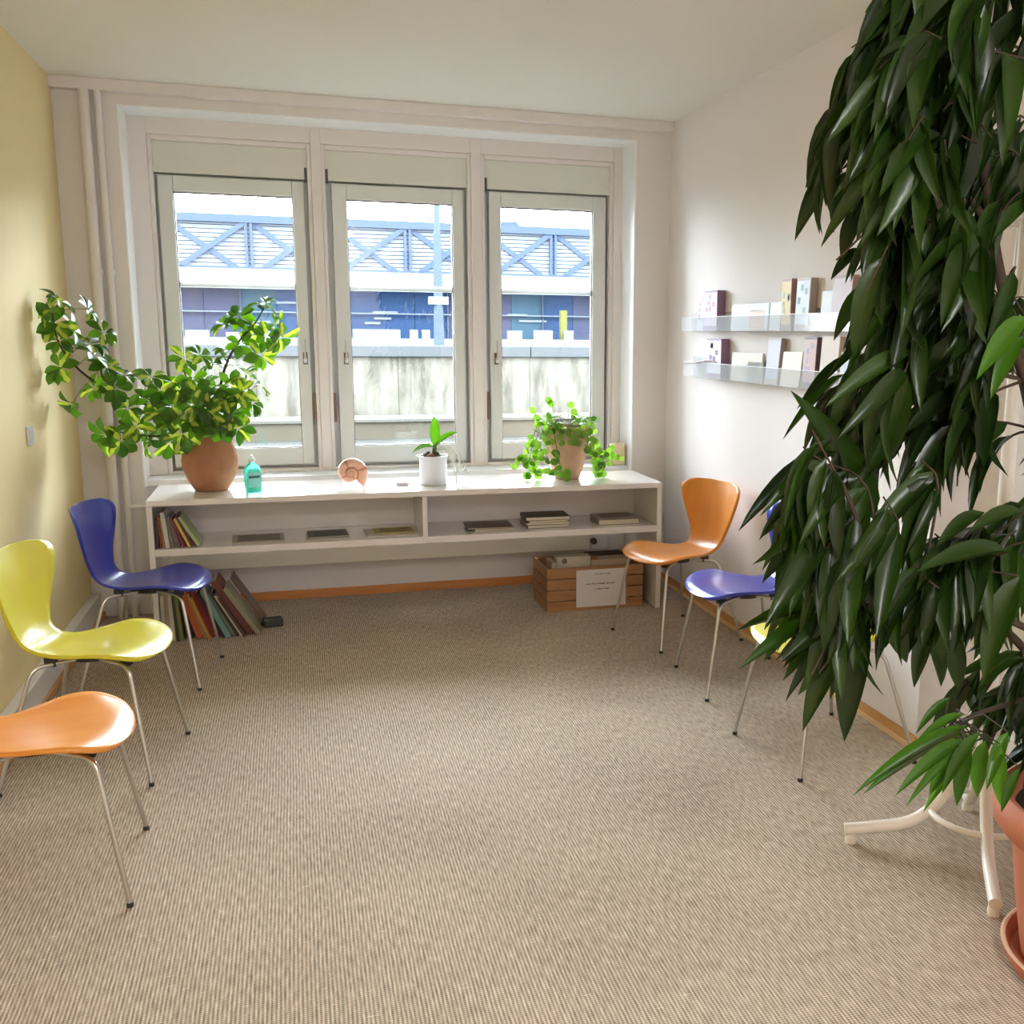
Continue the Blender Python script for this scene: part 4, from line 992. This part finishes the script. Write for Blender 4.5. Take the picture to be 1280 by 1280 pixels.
POLY = [(1105, -30), (1062, 60), (1042, 110), (1012, 182), (1000, 235), (990, 285), (1030, 300), (1040, 345), (1056, 365), (1042, 420), (1045, 445), (1000, 500), (990, 560), (935, 640), (950, 700), (945, 745), (940, 775), (928, 820), (960, 835), (1000, 880), (1030, 880), (1052, 915), (1080, 840), (1110, 800), (1140, 815), (1165, 835), (1190, 870), (1140, 915), (1070, 965), (1130, 985), (1165, 1000), (1215, 985), (1290, 990), (1420, 950), (1420, -200), (1105, -200)]
HOLES = [[(1253, 455), (1300, 440), (1300, 625), (1250, 625)], [(1225, 300), (1300, 285), (1300, 360), (1240, 362)], [(1225, 0), (1262, 0), (1262, 40), (1225, 42)], [(1262, 115), (1300, 110), (1300, 150), (1258, 145)], [(1165, 605), (1195, 600), (1205, 680), (1170, 690)], [(1095, 800), (1160, 830), (1175, 870), (1140, 905), (1090, 900)], [(1250, 60), (1285, 55), (1285, 85), (1252, 80)]]
def inside(x, y, pl):
    c = False; n = len(pl)
    for i in range(n):
        x1, y1 = pl[i]; x2, y2 = pl[i-1]
        if (y1 > y) != (y2 > y) and x < (x2-x1)*(y-y1)/(y2-y1)+x1: c = not c
    return c
def ok(p):
    if p.x > W-.03 or p.z > H-.03 or p.z < .3 or math.hypot(p.x-3.03, p.y+3.5) < .22: return False
    x, y = pix(p)
    if not inside(x, y, POLY): return False
    return not any(inside(x, y, h) for h in HOLES)
cand = []
tries = 0
while len(cand) < 1350 and tries < 4000:
    tries += 1
    px = rnd.uniform(985, 1400); py = rnd.uniform(-190, 930)
    if px > 1290 and rnd.random() < .5: continue
    yy = rnd.uniform(-4.42, -3.68)
    T = at(px, py, 1, yy)
    if not ok(T): continue
    q = min(NODE, key=lambda n: (n-T).length*(1.0 if n.z < T.z+.25 else 1.3))
    if (q-T).length > .55: continue
    mid = (q+T)/2+Vector((0, 0, .05))+rv(.03)
    tw = bez([q, mid, T], 5)
    lv = []
    out = Vector((T.x-2.85, T.y+4.05, 0)); out = out.normalized() if out.length > .05 else Vector((-1, 0, 0))
    for k in range(rnd.randint(9, 12)):
        u = rnd.uniform(.35, 1); p = tw[min(len(tw)-1, int(u*(len(tw)-1)))]
        d = (out*rnd.uniform(.1, .75)+Vector((-.22, 0, -1))*rnd.uniform(.6, 1)+rv(.4)).normalized()
        L = rnd.uniform(.13, .22)
        if ok(p+d*L) and ok(p+d*L*.6) and ok(p+d*L*.25): lv.append((p, d, L, L*rnd.uniform(.19, .26)))
    if len(lv) >= 3:
        cand.append((tw, lv)); 
    if sum(len(c[1]) for c in cand) > 1700: break
twm = MB(); allv = []
for tw, lv in cand:
    twm.tube([p-fo for p in tw], [.0035, .0033, .003, .0029, .0028, .0026, .0024, .0022, .002, .0018, .0016][:len(tw)], 5)
    allv += lv
o = obj('twigs', twm, M_BARK, fi, smooth=60); o['kind'] = 'stuff'
# outline leaves read from the photograph: base pixel, tip pixel, depth, width
HAND = [(1128, -6, 1083, 8, -3.95, .045), (1118, 50, 1044, 118, -3.9, .05), (1105, 62, 1045, 105, -3.88, .035), (1082, 98, 1036, 150, -3.88, .05), (1080, 128, 1011, 182, -3.88, .045), (1052, 185, 1006, 224, -3.86, .045), (1048, 203, 988, 292, -3.86, .05), (1062, 212, 1040, 288, -3.88, .05), (1078, 258, 1047, 322, -3.9, .05), (1076, 310, 1038, 347, -3.9, .035), (1090, 355, 1041, 421, -3.9, .05), (1092, 390, 1056, 434, -3.9, .045),
        (1066, 445, 996, 506, -3.85, .032), (1055, 468, 978, 543, -3.85, .024), (1092, 650, 1000, 490, -4.12, .075), (1030, 566, 922, 657, -3.83, .05), (1035, 585, 945, 632, -3.84, .022), (1030, 612, 950, 668, -3.84, .045), (1024, 622, 947, 705, -3.86, .04), (1012, 670, 950, 718, -3.86, .05), (1014, 640, 966, 748, -3.86, .055), (1042, 758, 925, 779, -4.2, .035), (1040, 763, 926, 829, -4.22, .04), (1062, 768, 975, 868, -4.2, .035), (1072, 772, 999, 912, -4.22, .06), (1080, 752, 1053, 928, -4.3, .068),
        (1108, 742, 1134, 838, -4.25, .05), (1168, 775, 1140, 858, -4.2, .045), (1150, 760, 1192, 868, -4.2, .05), (1195, 790, 1198, 865, -4.2, .045), (1128, 760, 1105, 806, -4.2, .03), (1150, 770, 1130, 822, -4.2, .035), (1165, 700, 1185, 800, -4.2, .05),
        (1212, 908, 1062, 976, -4.15, .032), (1205, 925, 1120, 988, -4.15, .045), (1208, 932, 1133, 1002, -4.16, .03), (1200, 935, 1160, 992, -4.15, .048), (1212, 930, 1192, 1010, -4.18, .045), (1232, 925, 1216, 1002, -4.18, .05), (1205, 893, 1140, 930, -4.1, .03), (1188, 872, 1142, 912, -4.1, .028), (1250, 930, 1250, 1010, -4.22, .045), (1275, 960, 1250, 1015, -4.25, .03),
        (1206, 915, 1078, 985, -4.12, .03), (1215, 920, 1100, 955, -4.1, .03), (1218, 935, 1150, 1008, -4.14, .036), (1225, 915, 1175, 990, -4.2, .04), (1260, 915, 1232, 985, -4.2, .04), (1282, 395, 1222, 468, -4.4, .05), (1280, 420, 1235, 488, -4.4, .045), (1262, 690, 1150, 705, -4.4, .05), (1275, 720, 1225, 850, -4.4, .06), (1120, 860, 1128, 862, -4.2, .02), (1230, 640, 1170, 680, -4.35, .04), (1280, 640, 1215, 650, -4.4, .04)]
hand = []
for x0_, y0_, x1_, y1_, yy, wd in HAND:
    a = at(x0_, y0_, 1, yy); c = at(x1_, y1_, 1, yy-.02+rnd.uniform(-.03, .03)); d = c-a
    if d.length < .03: continue
    nrm = (CAM_POS-a).normalized()+Vector((-.1, .2, .75))+rv(.2)
    hand.append((a, d.normalized(), d.length*1.03, wd, nrm))
    # short stalk to the nearest branch
    q = min(NODE, key=lambda n: (n-a).length)
    twm2 = MB().tube([q-fo, (q+a)/2-fo+Vector((0, 0, .03)), a-fo], [.003, .0024, .0015], 5)
    obj('leaf_stalk', twm2, M_BARK, fi)
for a, d, L, wd, nrm in hand:
    lit = pix(a)[1] > 860 or (pix(a)[0] > 1270 and pix(a)[1] < 430)  # low cluster and right-hand leaves take the painted window-lit green
    obj('leaf', (LF_LIT if lit else LF)[rnd.choice((0, 0, 1))], None, fi, M=Matrix.Translation(-fo) @ frame_M(a, d, nrm, L, wd*(.85 if lit else 1)))
def dist(e): return (e[0]-CAM_POS).length/e[2] + (0 if 0 < pix(e[0])[0] < 1290 and pix(e[0])[1] > -60 else 50)
allv.sort(key=dist)
NOBJ = 300-len(hand)
for k, (p, d, L, wd) in enumerate(allv[:NOBJ]):
    up = Vector((d.x, d.y, 0))*.4+Vector((0, 0, .8))+rv(.6)+(CAM_POS-p).normalized()*.3
    obj('leaf', rnd.choice(LF), None, fi, M=Matrix.Translation(-fo) @ frame_M(p, d, up, L, wd))
lm = MB()
for p, d, L, wd in allv[NOBJ:]:
    up = Vector((d.x, d.y, 0))*.4+Vector((0, 0, .8))+rv(.6)+(CAM_POS-p).normalized()*.3
    M = Matrix.Translation(-fo) @ frame_M(p, d, up, L, wd); v, f = rnd.choice(LFG)
    lm.add([M @ Vector(q) for q in v], f)
o = obj('inner_foliage', lm, M_FICUS, fi); o['kind'] = 'stuff'
for p in o.data.polygons: p.use_smooth = True
print('ficus twigs', len(cand), 'leaves', len(allv))

# ================================================================ FILL LAMP, unseen, added behind the camera to brighten the window wall
def fill_lamp(x, y, label, power):
    t = thing('fill_lamp', label, 'lamp', (x, y, H-.12))
    em = bpy.data.materials.get('fill_glow') or bpy.data.materials.new('fill_glow'); em.use_nodes = True
    b = em.node_tree.nodes['Principled BSDF']; b.inputs['Emission Color'].default_value = (.97, .97, 1, 1); b.inputs['Emission Strength'].default_value = power
    b.inputs['Base Color'].default_value = (.9, .9, .88, 1)
    obj('fill_dome', MB().lathe([(.0, 0), (.12, .008), (.19, .035), (.215, .075), (.21, .10)], n=32, caps=False), em, t, smooth=60)
    obj('fill_base_ring', MB().lathe([(.22, .095), (.225, .12), (.0, .12)], n=32, caps=False), M_REVEAL, t)
fill_lamp(1.65, -6.6, 'unseen round fill lamp added on the ceiling at the rear of the room', 40)
